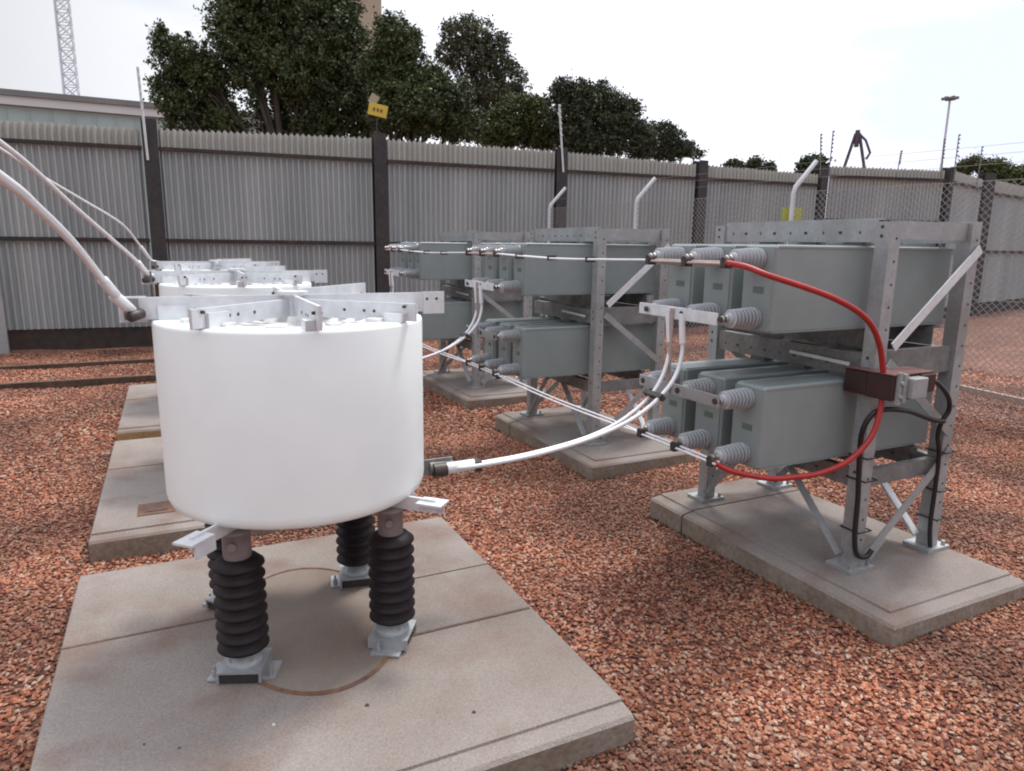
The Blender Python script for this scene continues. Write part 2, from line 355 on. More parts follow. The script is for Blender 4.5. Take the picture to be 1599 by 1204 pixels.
# patch mesh: where the picture can see gravel (near part denser)
def scatter(name, poly_rows, density, smin, smax, seed, label):
    p = MB()
    n = 0
    for (x0, x1, y0, y1) in poly_rows:
        X = [x0 + (x1 - x0) * i / max(1, round((x1 - x0) / .25)) for i in range(max(1, round((x1 - x0) / .25)) + 1)]
        Y = [y0 + (y1 - y0) * i / max(1, round((y1 - y0) / .25)) for i in range(max(1, round((y1 - y0) / .25)) + 1)]
        o = len(p.v)
        for y in Y:
            for x in X: p.v.append((x, y, noise_h(x, y) - .006))
        for j in range(len(Y) - 1):
            for i in range(len(X) - 1):
                a = o + j * len(X) + i; p.f.append((a, a + 1, a + 1 + len(X), a + len(X))); p.sm.append(True)
    ob = p.build(name, ms); tag(ob, label, 'gravel', kind='stuff')
    ng = bpy.data.node_groups.new(name, 'GeometryNodeTree')
    ng.interface.new_socket('Geometry', in_out='INPUT', socket_type='NodeSocketGeometry'); ng.interface.new_socket('Geometry', in_out='OUTPUT', socket_type='NodeSocketGeometry')
    gi = ng.nodes.new('NodeGroupInput'); go = ng.nodes.new('NodeGroupOutput')
    dp = ng.nodes.new('GeometryNodeDistributePointsOnFaces'); dp.inputs['Density'].default_value = density; dp.inputs['Seed'].default_value = seed
    ci = ng.nodes.new('GeometryNodeCollectionInfo'); ci.inputs['Collection'].default_value = rc; ci.inputs['Separate Children'].default_value = True; ci.inputs['Reset Children'].default_value = True
    ip = ng.nodes.new('GeometryNodeInstanceOnPoints'); ip.inputs['Pick Instance'].default_value = True
    rv = ng.nodes.new('FunctionNodeRandomValue'); rv.data_type = 'FLOAT_VECTOR'
    rv.inputs[0].default_value = (-.5, -.5, 0); rv.inputs[1].default_value = (.5, .5, 6.283)
    rs = ng.nodes.new('FunctionNodeRandomValue'); rs.data_type = 'FLOAT'; rs.inputs[2].default_value = smin; rs.inputs[3].default_value = smax; rs.inputs['Seed'].default_value = 5
    l = ng.links.new
    l(gi.outputs[0], dp.inputs['Mesh']); l(dp.outputs['Points'], ip.inputs['Points']); l(ci.outputs[0], ip.inputs['Instance'])
    l(rv.outputs[0], ip.inputs['Rotation']); l(rs.outputs[1], ip.inputs['Scale']); l(ip.outputs[0], go.inputs[0])
    md = ob.modifiers.new('scatter', 'NODES'); md.node_group = ng
    return ob
scatter('loose_gravel', [(-1.5, -.47, 1.2, 5.5), (-.47, 1.27, 3.48, 4.02), (1.27, 2.56, .6, 5.5), (.3, 1.27, .6, 1.67), (2.56, 3.5, .6, 1.68), (2.56, 3.5, 3.2, 4.05), (3.5, 6.5, .8, 5.5)], 5600, .011, .029, 1,
        'loose angular red brown stone chips covering the yard floor near the plinths')
scatter('loose_gravel', [(-4.5, 1.27, 5.75, 11.9), (1.27, 2.6, 5.5, 11.7), (-4.5, -.47, 5.5, 5.75), (2.6, 10, 5.5, 11.0), (6.5, 10, 1.5, 5.5)], 2000, .018, .040, 2,
        'red brown stone chips spread further back towards the corrugated fence')

# ------------------------------------------------------------ plinths
PITCH = 2.31
ORD = ['nearest', 'middle', 'farthest']
def slab_mesh(mb_top, mb_side, x0, x1, y0, y1, edges='nsew', zt=.1, wk=1.0):
    """edges: which sides carry the tooled margin"""
    i = .07
    def ins(k, z):
        return [(x0 + (k * wk if 'w' in edges else 0), y0 + (k if 's' in edges else 0), z), (x1 - (k if 'e' in edges else 0), y0 + (k if 's' in edges else 0), z),
                (x1 - (k if 'e' in edges else 0), y1 - (k if 'n' in edges else 0), z), (x0 + (k * wk if 'w' in edges else 0), y1 - (k if 'n' in edges else 0), z)]
    rings = [ins(0, zt - .028), ins(.012, zt - .016), ins(i, zt - .008), ins(i + .001, zt - .009), ins(i + .003, zt - .009), ins(i + .006, zt)]
    vs = [p for r in rings for p in r]; fs = []
    for k in range(len(rings) - 1):
        for j in range(4): fs.append((k * 4 + j, k * 4 + (j + 1) % 4, (k + 1) * 4 + (j + 1) % 4, (k + 1) * 4 + j))
    fs.append(tuple(range((len(rings) - 1) * 4, len(rings) * 4)))
    mb_top.add(vs, fs)
    r0 = ins(0, -.06); r1 = ins(0, zt - .028)
    mb_side.add(r0 + r1, [(j, (j + 1) % 4, 4 + (j + 1) % 4, 4 + j) for j in range(4)])
RX, RY = .40, 2.66
def reactor_plinth(k):
    dy = k * PITCH; y1 = [3.49, 3.60, 3.62][k] + dy; y0 = [1.65, 1.62, 1.62][k] + dy
    t = thing('reactor_plinth', ['nearest low concrete plinth, with a rusty ring set in it, under the big white drum',
                                 'second concrete plinth behind the nearest drum, with a brown rectangular patch on it',
                                 'farthest concrete plinth of the left row, with an ochre front edge'][k], 'plinth', (RX, RY + dy, 0), 'concrete plinths under the white drums')
    o = Vector((RX, RY + dy, 0))
    top, side = MB(), MB()
    jy = 2.845 + dy
    slab_mesh(top, side, -.475, 1.27, y0, jy - .005, 'sw', wk=.12); slab_mesh(top, side, -.475, 1.27, jy + .005, y1, 'w', wk=.12)
    sl_ = [(p[0] - o.x, p[1] - o.y, p[2]) for p in top.v]; top.v = sl_
    side.v = [(p[0] - o.x, p[1] - o.y, p[2]) for p in side.v]
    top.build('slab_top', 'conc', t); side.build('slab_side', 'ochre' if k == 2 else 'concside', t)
    j = MB(); j.bbox(-.86, -.30, .180, .192, .08, .102); j.build('joint', 'joint', t)
    j = MB(); j.bbox(.33, .86, -.275, -.262, .08, .1035); j.build('joint', 'joint', t)
    d = MB(); d.lathe([(.0, .104), (.486, .104), (.488, .09)][::-1], 72, smooth=False); d.v = [(a * .64 + .01, b_, c) for a, b_, c in d.v]; d.build('disc', 'conc2', t)
    rg = MB(); pr = [(.474 + .009 * math.cos(a), .100 + .009 * math.sin(a)) for a in [2 * math.pi * q / 8 for q in range(9)]]
    rg.lathe(pr, 72); rg.v = [(a * .645 * 1.035 + .01, b_ * 1.035, c) for a, b_, c in rg.v]; rg.build('steel_ring', 'rust', t)
    if k == 1:
        p = MB(); p.bbox(-.66, -.47, -.80, -.61, .09, .1045); p.build('patch', 'rust', t)
        p = MB(); p.bbox(-.62, -.51, -.76, -.65, .1, .108); p.build('patch_infill', 'joint', t)
    return t
for k in range(3): reactor_plinth(k)
def rack_plinth(k):
    dy = k * PITCH; y0, y1 = 1.655 + dy, 3.29 + dy
    t = thing('rack_plinth', ['nearest concrete plinth, under the capacitor rack with the red cables', 'middle concrete plinth of the right row, under the second capacitor rack', 'farthest concrete plinth of the right row, partly behind the big white drum'][k],
              'plinth', (3.03, 2.47 + dy, 0), 'concrete plinths under the capacitor racks')
    top, side = MB(), MB()
    slab_mesh(top, side, 2.565, 3.50, y0, 2.985 + dy, 'sw'); slab_mesh(top, side, 2.565, 3.50, 2.998 + dy, y1, 'w')
    for q in (top, side): q.v = [(p[0] - 3.03, p[1] - 2.47 - dy, p[2]) for p in q.v]
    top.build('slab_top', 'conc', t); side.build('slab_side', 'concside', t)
    return t
for k in range(3): rack_plinth(k)
rr = random.Random(12)
for q, (x, y, lb) in enumerate([(0.191, 2.077, 'pale stone chip alone on the concrete in front of the rusty ring'), (-0.176, 2.152, 'dark speck of stone, leftmost on the front of the near plinth'), (-0.08, 2.089, 'dark speck of stone second from left near the front plinth edge'), (0.789, 1.869, 'dark stone chip on the near plinth by its right front corner'), (0.483, 2.049, 'small dark chip on the near plinth, right of the pale one')]):
    s = MB(); z = .1015; r_ = rr.uniform(.004, .0075); a0 = rr.uniform(0, 6)
    vs = [(x + r_ * rr.uniform(.8, 1.4) * math.cos(a0 + a), y + r_ * rr.uniform(.6, 1.1) * math.sin(a0 + a), z) for a in (0, 1.2, 2.5, 3.8, 5.1)]
    top = [(x + (a[0] - x) * .6, y + (a[1] - y) * .6, z + r_ * .9) for a in vs]
    s.add(vs + top, [(0, 1, 6, 5), (1, 2, 7, 6), (2, 3, 8, 7), (3, 4, 9, 8), (4, 0, 5, 9), (5, 6, 7, 8, 9)])
    tag(s.build('pebble', 'whitein' if q == 0 else 'joint', base=(x, y, .1)), lb, 'pebble', 'stray chips on the near plinth')

# ------------------------------------------------------------ air core reactors (white drums)
def make_reactor():
    t = thing('white_drum_reactor', 'x', 'reactor', (RX, RY, 0), 'white reactor drums in the left row')
    w = MB(); zt, zb, r = 1.335, .682, .468
    prof = [(.36, zt - .03), (.36, zt), (r - .012, zt), (r - .003, zt - .004), (r, zt - .014), (r, zt - .3), (r, zb + .048), (r - .003, zb + .03), (r - .010, zb + .013), (r - .023, zb + .003), (r - .040, zb), (.12, zb), (.12, zb + .03)]
    w.lathe(prof[::-1], 96); w.build('drum', 'white', t)
    # concentric windings inside the open top
    i = MB()
    for q in (.13, .19, .25, .31): i.lathe([(q, zt - .3), (q, zt - .012), (q + .028, zt - .012), (q + .028, zt - .3)][::-1], 64)
    i.lathe([(.0, zt - .28), (.40, zt - .28)][::-1], 48); i.build('inner_winding', 'whitein', t)
    # top spider: eight arms on edge
    for k in range(8):
        a = k * math.pi / 4; l = [.575, .50, .50, .50, .555, .50, .51, .50][k]
        z0, z1 = (1.337, 1.412) if k % 2 == 0 else (1.337, 1.432 if k == 1 else 1.398)
        rot = Matrix.Rotation(a, 3, 'Z'); s = MB()
        s.box(rot @ Vector(((l + .03) / 2, 0, (z0 + z1) / 2)), (l - .03, .012, z1 - z0), rot)
        if k in (0, 4): # folded end plates
            s.box(rot @ Vector((l - .035, -.0105, (z0 + z1) / 2 - .003)), (.085, .008, z1 - z0 + .012), rot)
        s.box(rot @ Vector((.40, .013, z0 + .02)), (.09, .012, .05), rot)
        s.box(rot @ Vector((.43, -.022, z0 + .012)), (.07, .03, .03), rot)
        s.mark(1); h = s
        hx = [.55, .51, .34, .30, .26, .22] if k == 0 else ([.53, .36, .33, .28] if k == 4 else [.46, .34, .30, .22])
        for q in hx:
            c = rot @ Vector((q, 0, z0 + (.05 if q > .4 else .03))); d = rot @ Vector((0, .0075 if q < l - .08 else .016, 0))
            h.cyl(c - d, c + d, .0055, 8)
        s.build('spider_arm', ('alu', 'clampd'), t)
    hb = MB(); hb.cyl((0, 0, 1.335), (0, 0, 1.418), .034, 20); hb.cyl((0, 0, 1.412), (0, 0, 1.425), .055, 20)
    hb.build('hub', 'alu', t)
    tp = MB()  # small tie blocks and packing between arms round the rim
    rr = random.Random(4)
    for q in range(26):
        a = 2 * math.pi * (q + .3) / 26; rot = Matrix.Rotation(a, 3, 'Z')
        if q % 2: continue
        tb = MB(); tb.box(rot @ Vector((.37, 0, 1.325)), (.05, rr.uniform(.03, .07), rr.uniform(.03, .045)), rot); tb.build('tie_block', 'whitein', t)
    # left terminal where the incoming conductor lands
    s = MB(); s.bbox(-.545, -.50, -.03, -.018, 1.34, 1.41); s.build('top_terminal', 'galvd', t)
    # bottom spider: four arms on the diagonals with tabs
    for a in (45, 135, 225, 315):
        rot = Matrix.Rotation(R(a), 3, 'Z'); s = MB()
        s.box(rot @ Vector((.29, 0, .672)), (.56, .012, .05), rot)
        s.box(rot @ Vector((.555, .0, .685)), (.10, .075, .008), rot)
        s.box(rot @ Vector((.545, .031, .66)), (.085, .008, .05), rot)
        s.build('lower_arm', 'alu', t)
    s = MB(); s.bbox(.455, .60, -.055, -.045, .67, .735); s.cyl((.50, -.05, .70), (.60, -.055, .695), .026, 12)
    tt = s.build('bottom_terminal', 'galvd', t)
    return t
def make_insulator(t, x, y, ang):
    """post insulator under the reactor"""
    prof = [(.040, .195)]
    z0, z1, ns = .20, .545, 8; dz = (z1 - z0) / ns
    for k in range(ns):
        z = z0 + k * dz
        prof += [(.064, z + .002), (.080, z + .007), (.087, z + .013), (.086, z + .019), (.074, z + .029), (.066, z + .038)]
    prof += [(.045, z1), (0, z1)]
    s = MB(); s.lathe(prof, 28, o=(x, y, 0)); ins = s.build('post_insulator', 'shed', t)
    c = MB(); c.lathe([(.045, .535), (.047, .56), (.047, .63), (.054, .634), (.054, .648), (0, .648)], 20, o=(x, y, 0)); c.cyl((x - .02, y - .05, .60), (x - .02, y - .057, .60), .014, 8); c.build('cap', 'capm', ins)
    f = MB(); f.lathe([(.062, .150), (.062, .163), (.052, .166), (.050, .205), (0, .205)], 20, o=(x, y, 0))
    rot = Matrix.Rotation(ang, 3, 'Z'); C = Vector((x, y, 0))
    for q in range(4):
        p = C + rot @ Vector((.047 * math.cos(q * math.pi / 2 + .78), .047 * math.sin(q * math.pi / 2 + .78), 0)); f.cyl((p.x, p.y, .15), (p.x, p.y, .177), .008, 6)
    f.build('flange', 'galv', ins)
    b = MB()
    b.box(C + Vector((0, 0, .146)), (.150, .150, .008), rot)
    for sx in (-1, 1):
        b.box(C + rot @ Vector((0, sx * .071, .125)), (.150, .008, .034), rot)
        b.box(C + rot @ Vector((0, sx * .092, .1065)), (.11, .046, .007), rot)
        p = C + rot @ Vector((-.03, sx * .096, 0)); b.cyl((p.x, p.y, .108), (p.x, p.y, .132), .010, 6)
        b.cyl((p.x, p.y, .130), (p.x, p.y, .150), .005, 6)
    b.build('base_bracket', 'galv', ins)
    dk = MB(); dk.box(C + Vector((0, 0, .1245)), (.136, .132, .033), rot); dk.build('shade_fill', 'dark', ins)  # near-black block filling the hollow bracket, standing in for the shade inside
reactor = make_reactor()
for (dx, dy_, a) in ((-.262, -.252, R(68)), (.270, -.270, R(-32)), (.262, .270, R(78)), (-.262, .262, R(40))): make_insulator(reactor, dx, dy_, a)
index_children()
RL = ['large white drum reactor nearest the camera, standing on four dark ribbed insulators', 'second white drum reactor, only its rim and arms showing above the nearest drum', 'farthest white drum reactor, its rim just showing behind the second drum']
for k in range(3):
    o = reactor if k == 0 else copy_tree(reactor)
    o.location.y = RY + k * PITCH; o['label'] = RL[k]

# incoming conductors from the left to the drums
def add_cable(name, pts, r, m, label, cat, group=None, n=10, lug=None, seg=8):
    base = Vector(pts[0]); s = MB(); s.tube(smooth_path(pts, seg), r, n)
    if lug is None:
        o = s.build(name, m, base=base); return tag(o, label, cat, group)
    t = thing(name, label, cat, base, group)
    s.v = [tuple(Vector(v) - base) for v in s.v]; s.build('strand', m, t)
    for (p, q, lr, mm) in lug:
        l = MB(); p, q = Vector(p) - base, Vector(q) - base; d = (q - p).normalized()
        l.tube([p, p + d * .006, q - d * .006, q], [lr * .7, lr, lr, lr * .7], 12); l.build('lug', mm, t)
    return t
C1 = [(-.52, .5, 1.93), (-.40, 1.15, 1.845), (-.29, 1.75, 1.72), (-.258, 1.95, 1.666), (-.222, 2.2, 1.588), (-.183, 2.45, 1.481), (-.158, 2.56, 1.425), (-.128, 2.63, 1.382)]
add_cable('drum_conductor', C1, .0115, 'alubr', 'thick white conductor sweeping in from the left edge to the nearest drum', 'conductor', 'white conductors coming down to the drums',
          lug=[(C1[5], C1[6], .016, 'alubr'), ((-.165, 2.545, 1.43), (-.118, 2.64, 1.365), .018, 'alubr'), ((-.13, 2.60, 1.35), (-.09, 2.645, 1.362), .018, 'clampd')])
C2 = [(-.80, 2.6, 2.13), (-.69, 3.1, 2.09), (-.582, 3.6, 1.984), (-.516, 3.85, 1.909), (-.414, 4.15, 1.772), (-.285, 4.5, 1.615), (-.166, 4.8, 1.468), (-.13, 4.93, 1.40), (-.09, 4.97, 1.384)]
add_cable('drum_conductor', C2, .0115, 'alubr', 'white conductor, lower of the two thin ones at left, ending on the second drum', 'conductor', 'white conductors coming down to the drums',
          lug=[(C2[6], C2[7], .018, 'alubr'), ((-.15, 4.93, 1.355), (-.09, 4.98, 1.36), .018, 'clampd')])
C3 = [(-1.05, 5.0, 2.25), (-.91, 5.6, 2.158), (-.771, 6.0, 2.041), (-.561, 6.5, 1.896), (-.333, 6.9, 1.73), (-.215, 7.17, 1.545), (-.150, 7.26, 1.43), (-.10, 7.30, 1.405)]
add_cable('drum_conductor', C3, .0105, 'alubr', 'upper thin white conductor at left, bending down to the farthest drum', 'conductor', 'white conductors coming down to the drums',
          lug=[(C3[5], C3[6], .016, 'alubr'), ((-.14, 7.25, 1.36), (-.08, 7.30, 1.365), .018, 'clampd')])

# ------------------------------------------------------------ capacitor racks
PX0, PX1, PY0, PY1 = 2.85, 3.42, 2.10, 3.12
def channel(mb, x, y, z0, z1, web=.07, fl=.07, t=.007, open_='+x'):
    """upright C: web faces -x, two flanges run towards +x"""
    mb.bbox(x - fl / 2, x - fl / 2 + t, y - web / 2, y + web / 2, z0, z1)
    mb.bbox(x - fl / 2 + t, x + fl / 2, y - web / 2 , y - web / 2 + t, z0, z1)
    mb.bbox(x - fl / 2 + t, x + fl / 2, y + web / 2 - t, y + web / 2, z0, z1)
def make_rack():
    o = (3.03, 2.47, 0)
    t = thing('capacitor_rack', 'x', 'steel rack', o, 'galvanised capacitor racks in a row')
    def B(mb, name, m, par=t):
        mb.v = [(a - o[0], b_ - o[1], c) for a, b_, c in mb.v]; return mb.build(name, m, par)
    for x in (PX0, PX1):
        for y in (PY0, PY1):
            s = MB(); channel(s, x, y, .118, 1.735 if x == PX1 else 1.722); h = s.mark(1)
            f = MB(); f.bbox(x - .085, x + .085, y - .07, y + .07, .1005, .1175)
            f.cyl((x + .06, y - .05, .117), (x + .06, y - .05, .14), .010, 6); f.cyl((x - .06, y - .05, .117), (x - .06, y - .05, .14), .010, 6)
            for z in [.25 + .1 * q for q in range(15)]:
                h.cyl((x + .01, y - .0365, z), (x + .01, y - .034, z), .006, 8)
            for z in (1.70, 1.66, 1.12, 1.07, .58): h.cyl((x - .0365, y + .005, z), (x - .034, y + .005, z), .008, 8)
            p = B(s, 'post', ('galv', 'clampd')); B(f, 'base_plate', 'galv', p)
    def Cbeam_y(x, z0, z1, side=1, m='galv'):
        s = MB(); t_ = .006; s.bbox(x - .003, x + .003, PY0 + .04, PY1 - .04, z0, z1)
        s.bbox(x + .0035, x + .045, PY0 + .045, PY1 - .045, z1 - t_, z1 - .0005); s.bbox(x + .0035, x + .045, PY0 + .045, PY1 - .045, z0 + .0005, z0 + t_)
        h = s.mark(1)
        for q in range(9):
            y = PY0 + .12 + q * .1; h.bbox(x - .0042, x - .0035, y, y + (.018 if q % 2 else .008), z0 + .035, z0 + .048)
        B(s, 'side_beam', (m, 'clampd'))
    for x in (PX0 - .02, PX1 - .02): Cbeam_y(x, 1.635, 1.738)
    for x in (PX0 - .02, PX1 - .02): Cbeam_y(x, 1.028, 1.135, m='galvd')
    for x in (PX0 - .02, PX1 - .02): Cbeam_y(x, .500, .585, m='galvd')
    for y in (PY0 - .012, PY1 + .012):
        for z0, z1, m in ((1.648, 1.728, 'galv'), (1.025, 1.15, 'galvd'), (.505, .585, 'galvd')):
            s = MB(); s.bbox(PX0 + .037, PX1 - .037, y - .003, y + .003, z0, z1); s.bbox(PX0 + .037, PX1 - .037, y + .0035, y + .035, z1 - .006, z1 - .0005); B(s, 'cross_beam', m)
    # can support rails
    for x in (PX0 + .06, PX1 - .08):
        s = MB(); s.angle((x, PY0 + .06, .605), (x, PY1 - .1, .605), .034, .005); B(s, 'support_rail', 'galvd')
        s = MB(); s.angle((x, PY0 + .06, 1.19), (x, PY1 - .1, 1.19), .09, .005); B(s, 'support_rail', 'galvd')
    # flat diagonal braces on the front and back frames
    for y, sg in ((PY0 - .046, -1), (PY1 + .046, 1)):
        for a, b_, m in (((PX0 + .06, 1.17), (PX1 + .03, 1.61), 'alu'), ((PX0 + .04, 1.10), (PX1 - .01, .72), 'galv'), ((PX1 + .02, .63), (PX0 + .05, .17), 'galv')):
            s = MB(); s.bar((a[0], y, a[1]), (b_[0], y, b_[1]), .045, .006, (0, 0, 1)); B(s, 'brace', m)
    for x in (PX0 - .045, PX1 - .045):
        s = MB(); s.angle((x, PY0 + .03, .16), (x, PY0 + .38, .51), .042, .005, flip=-1); B(s, 'knee_brace', 'alu' if x > 3 else 'galv')
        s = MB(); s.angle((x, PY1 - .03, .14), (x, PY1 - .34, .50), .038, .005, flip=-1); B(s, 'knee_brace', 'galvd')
    s = MB(); s.bar((PX0 - .055, PY0 + .08, 1.082), (PX0 - .055, PY0 + .43, 1.092), .016, .006); B(s, 'packing_bar', 'alu')
    # gusset on foot of near post
    s = MB(); s.bar((PX0 + .05, PY0 - .053, .16), (PX0 + .14, PY0 - .053, .25), .06, .006); B(s, 'gusset', 'galv')
    return t
rack = make_rack()
def make_can():
    """long capacitor unit lying with its two bushings towards -x; origin at the middle of its underside front"""
    t = thing('capacitor_unit', 'x', 'capacitor', (0, 0, 0), 'grey green capacitor units in the racks')
    s = MB(); s.bbox(0, 1.17, -.09, .09, 0, .376, bev=.012)
    s.bbox(-.003, .0, -.082, .082, .010, .366)
    s.build('casing', 'green', t)
    r = MB(); r.bbox(.012, 1.158, -.0935, -.090, .362, .370); r.bbox(.012, 1.158, -.0935, -.090, .004, .010); r.build('weld_seam', 'green', t)
    for z in (.315, .062):
        s = MB(); prof = [(.030, -.003), (.046, -.006), (.046, -.012), (.030, -.016)]
        n = 7
        for k in range(n):
            x = -.020 - k * .0188; rr = .048 - .0012 * k
            prof += [(.027, x), (rr - .003, x - .0045), (rr, x - .0065), (rr - .003, x - .0085), (.027, x - .0105)]
        prof += [(.026, -.152), (.018, -.158), (0, -.158)]
        s.lathe(prof, 24, 'x', (0, 0, z), flip=True, smooth=False); b = s.build('bushing', 'porc', t)
        c = MB(); c.cyl((-.157, 0, z), (-.195, 0, z), .008, 10); c.cyl((-.160, 0, z), (-.172, 0, z), .017, 6); c.cyl((-.182, 0, z), (-.192, 0, z), .015, 6); c.build('terminal', 'bolt', b)
    p = MB()
    p.bbox(-.0045, -.0032, -.04, .02, .17, .198)
    p.build('nameplate', 'greend', t)
    for x in (.62, 1.04):
        s = MB(); s.bbox(x - .02, x + .02, -.11, -.0905, -.018, .004) if False else None
    l = MB(); l.bbox(.56, .63, -.05, .05, .3765, .392); l.bbox(1.02, 1.09, -.05, .05, .3765, .392); l.build('lug', 'galvd', t)
    return t
can = make_can(); index_children()
RK = ['nearest rack', 'middle rack', 'farthest rack']; PS = ['front', 'centre', 'rear']
first = True
for k in range(3):
    for row, z in (('upper', 1.241), ('lower', .632)):
        for j, y in enumerate((2.272, 2.524, 2.790)):
            o = can if first else copy_tree(can); first = False
            o.location = (2.28, y + k * PITCH, z)
            o['label'] = f'{PS[j]} grey green capacitor of the three in the {row} tier, {RK[k]}'
index_children()
RKL = ['galvanised steel capacitor rack nearest the camera, at right, with maroon box', 'galvanised steel capacitor rack in the middle of the row', 'galvanised steel capacitor rack farthest away, beside the white drum']
for k in range(3):
    o = rack if k == 0 else copy_tree(rack)
    o.location.y = 2.47 + k * PITCH; o['label'] = RKL[k]

# busbars and links on the bushings
BX = 2.098; BY = (2.272, 2.524, 2.790)
ZU1, ZL1, ZU0, ZL0 = 1.556, 1.303, .947, .694
def bus(name, build, m, label, group, dy, par_fn=None):
    base = Vector((BX, BY[0] + dy, 0)); s = MB(); build(s); s.v = [(a - BX, b_ - BY[0], c) for a, b_, c in s.v]
    t = thing(name, label, 'busbar', base, group); s.build('bar', m, t)
    for y in (BY if par_fn else ()):
        s = MB(); par_fn(s, y); s.v = [(a - BX, b_ - BY[0], c) for a, b_, c in s.v]; s.build('clamp', 'clampd', t)
    return t
for k in range(3):
    dy = k * PITCH; n = ORD[k] + ' rack'
    def rods(s, z, ya=-.03, yb=.03):
        s.tube([(BX - .012, BY[0] + ya, z - .022), (BX - .012, BY[2] + yb, z - .022)], .006, 8); s.tube([(BX + .012, BY[0] + ya, z - .016), (BX + .012, BY[2] + yb, z - .016)], .006, 8)
    def clamps(s, z, y):
        s.cyl((BX - .02, y, z - .012), (BX + .022, y, z - .012), .020, 8); s.bbox(BX - .022, BX + .02, y - .014, y + .014, z - .040, z - .012)
    bus('twin_rod_link', lambda s: rods(s, ZU1), 'tape', f'twin rods across the top row of bushings on the {n}', 'twin rod links on the bushings', dy, lambda s, y: clamps(s, ZU1, y))
    bus('twin_rod_link', lambda s: rods(s, ZL0), 'alubr', f'twin rods across the bottom row of bushings on the {n}', 'twin rod links on the bushings', dy, lambda s, y: clamps(s, ZL0, y))
    def flat(s):
        s.bbox(BX - .014, BX - .006, BY[0] + .02, BY[1] + .10, ZL1 - .028, ZL1 + .024); s.bbox(BX - .003, BX + .005, BY[1] - .02, BY[2] + .07, ZL1 - .026, ZL1 + .026)
    bus('flat_busbar', flat, 'alu', f'wide flat aluminium bar on the lower bushings of the upper tier, {n}', 'flat busbars', dy,
        lambda s, y: s.cyl((BX - .018, y, ZL1), (BX + .01, y, ZL1), .013, 8))
    bus('flat_busbar', lambda s: s.bbox(BX - .010, BX - .002, BY[0] - .02, BY[2] + .03, ZU0 - .026, ZU0 + .026), 'galv', f'flat bar on the upper bushings of the lower tier, {n}', 'flat busbars', dy,
        lambda s, y: s.cyl((BX - .016, y, ZU0), (BX + .01, y, ZU0), .013, 8))
    bus('vertical_strap', lambda s: s.bbox(BX - .020, BX - .015, BY[1] + .05, BY[1] + .075, ZU0 - .03, ZL1 + .02), 'tape', f'pinkish vertical strap joining the two tiers of the {n}', 'vertical straps', dy)
# links from rack to rack
for k in range(2):
    for z, zz, w in ((ZU1, 'upper', -.018), (ZL0, 'lower', -.02)):
        y0 = BY[2] + k * PITCH + .02; y1 = BY[0] + (k + 1) * PITCH - .02
        t = thing('rack_to_rack_link', f'{zz} pair of white rods between the {ORD[k]} and {ORD[k+1]} racks', 'conductor', (BX, y0, z), 'rod links between racks')
        for sx in (-.014, .014):
            s = MB(); pts = [(BX + sx * .4, y0, z + w), (BX + sx * 1.6, y0 + .3, z + w - .006), (BX + sx * 1.6, (y0 + y1) / 2, z + w - .014), (BX + sx * 1.6, y1 - .3, z + w - .006), (BX + sx * .4, y1, z + w)]
            s.tube(smooth_path(pts, 6), .0055, 8); s.v = [(a - BX, b_ - y0, c - z) for a, b_, c in s.v]; s.build('rod', 'alubr', t)
        for q in ((.3, .55, .8) if zz == 'upper' else (.97,)):
            s = MB(); yy = y0 + (y1 - y0) * q; s.bbox(-.030, .030, yy - y0 - .008, yy - y0 + .008, w - .026, w + .004); s.build('spacer', 'clampd', t)
# twin conductors drum -> rack
OUT = [(.985, 2.60, .694), (1.086, 2.58, .700), (1.346, 2.56, .721), (1.629, 2.55, .767), (1.832, 2.55, .841), (2.002, 2.57, .959), (2.088, 2.60, 1.115), (2.085, 2.62, 1.278)]
OUT2 = [(.985, 2.575, .696), (1.10, 2.54, .705), (1.35, 2.50, .735), (1.63, 2.48, .79), (1.85, 2.475, .87), (2.02, 2.49, .99), (2.085, 2.505, 1.12), (2.08, 2.515, 1.275)]
OUT2 = [(a, b_ , c) for a, b_, c in OUT2]
OL = ['white pair of conductors curving from the nearest drum up to the nearest rack', 'white pair of conductors curving up to the middle rack, left of its bushings', 'white pair of conductors behind the drums, rising to the farthest rack']
for k in range(3):
    t = thing('twin_conductor', OL[k], 'conductor', (OUT[0][0], OUT[0][1] + k * PITCH, OUT[0][2]), 'twin conductors from drum to rack'); b0 = Vector(OUT[0])
    for P in (OUT, OUT2):
        s = MB(); s.tube(smooth_path([Vector(p) - b0 for p in P], 8), .0095, 10); s.build('strand', 'alubr', t)
        s = MB(); s.tube([Vector(P[-2]) - b0 + Vector((0, 0, .05)), Vector(P[-1]) - b0 + Vector((0, 0, .03))], .015, 10); s.build('top_lug', 'alubr', t)
    s = MB(); s.tube([(-.03, -.012, 0), (.10, -.022, .006)], .024, 12); s.build('lug', 'alubr', t)
    s = MB(); s.tube([(-.075, -.012, -.002), (-.02, -.012, -.002)], .030, 12); s.bbox(.10, .125, -.05, .012, -.02, .024); s.build('clamp', 'clampd', t)
    q = Vector((1.955, 2.525, .935)) - b0; s = MB(); s.box(q, (.022, .13, .03), Matrix.Rotation(R(-40), 3, 'Y')); s.build('spacer', 'clampd', t)

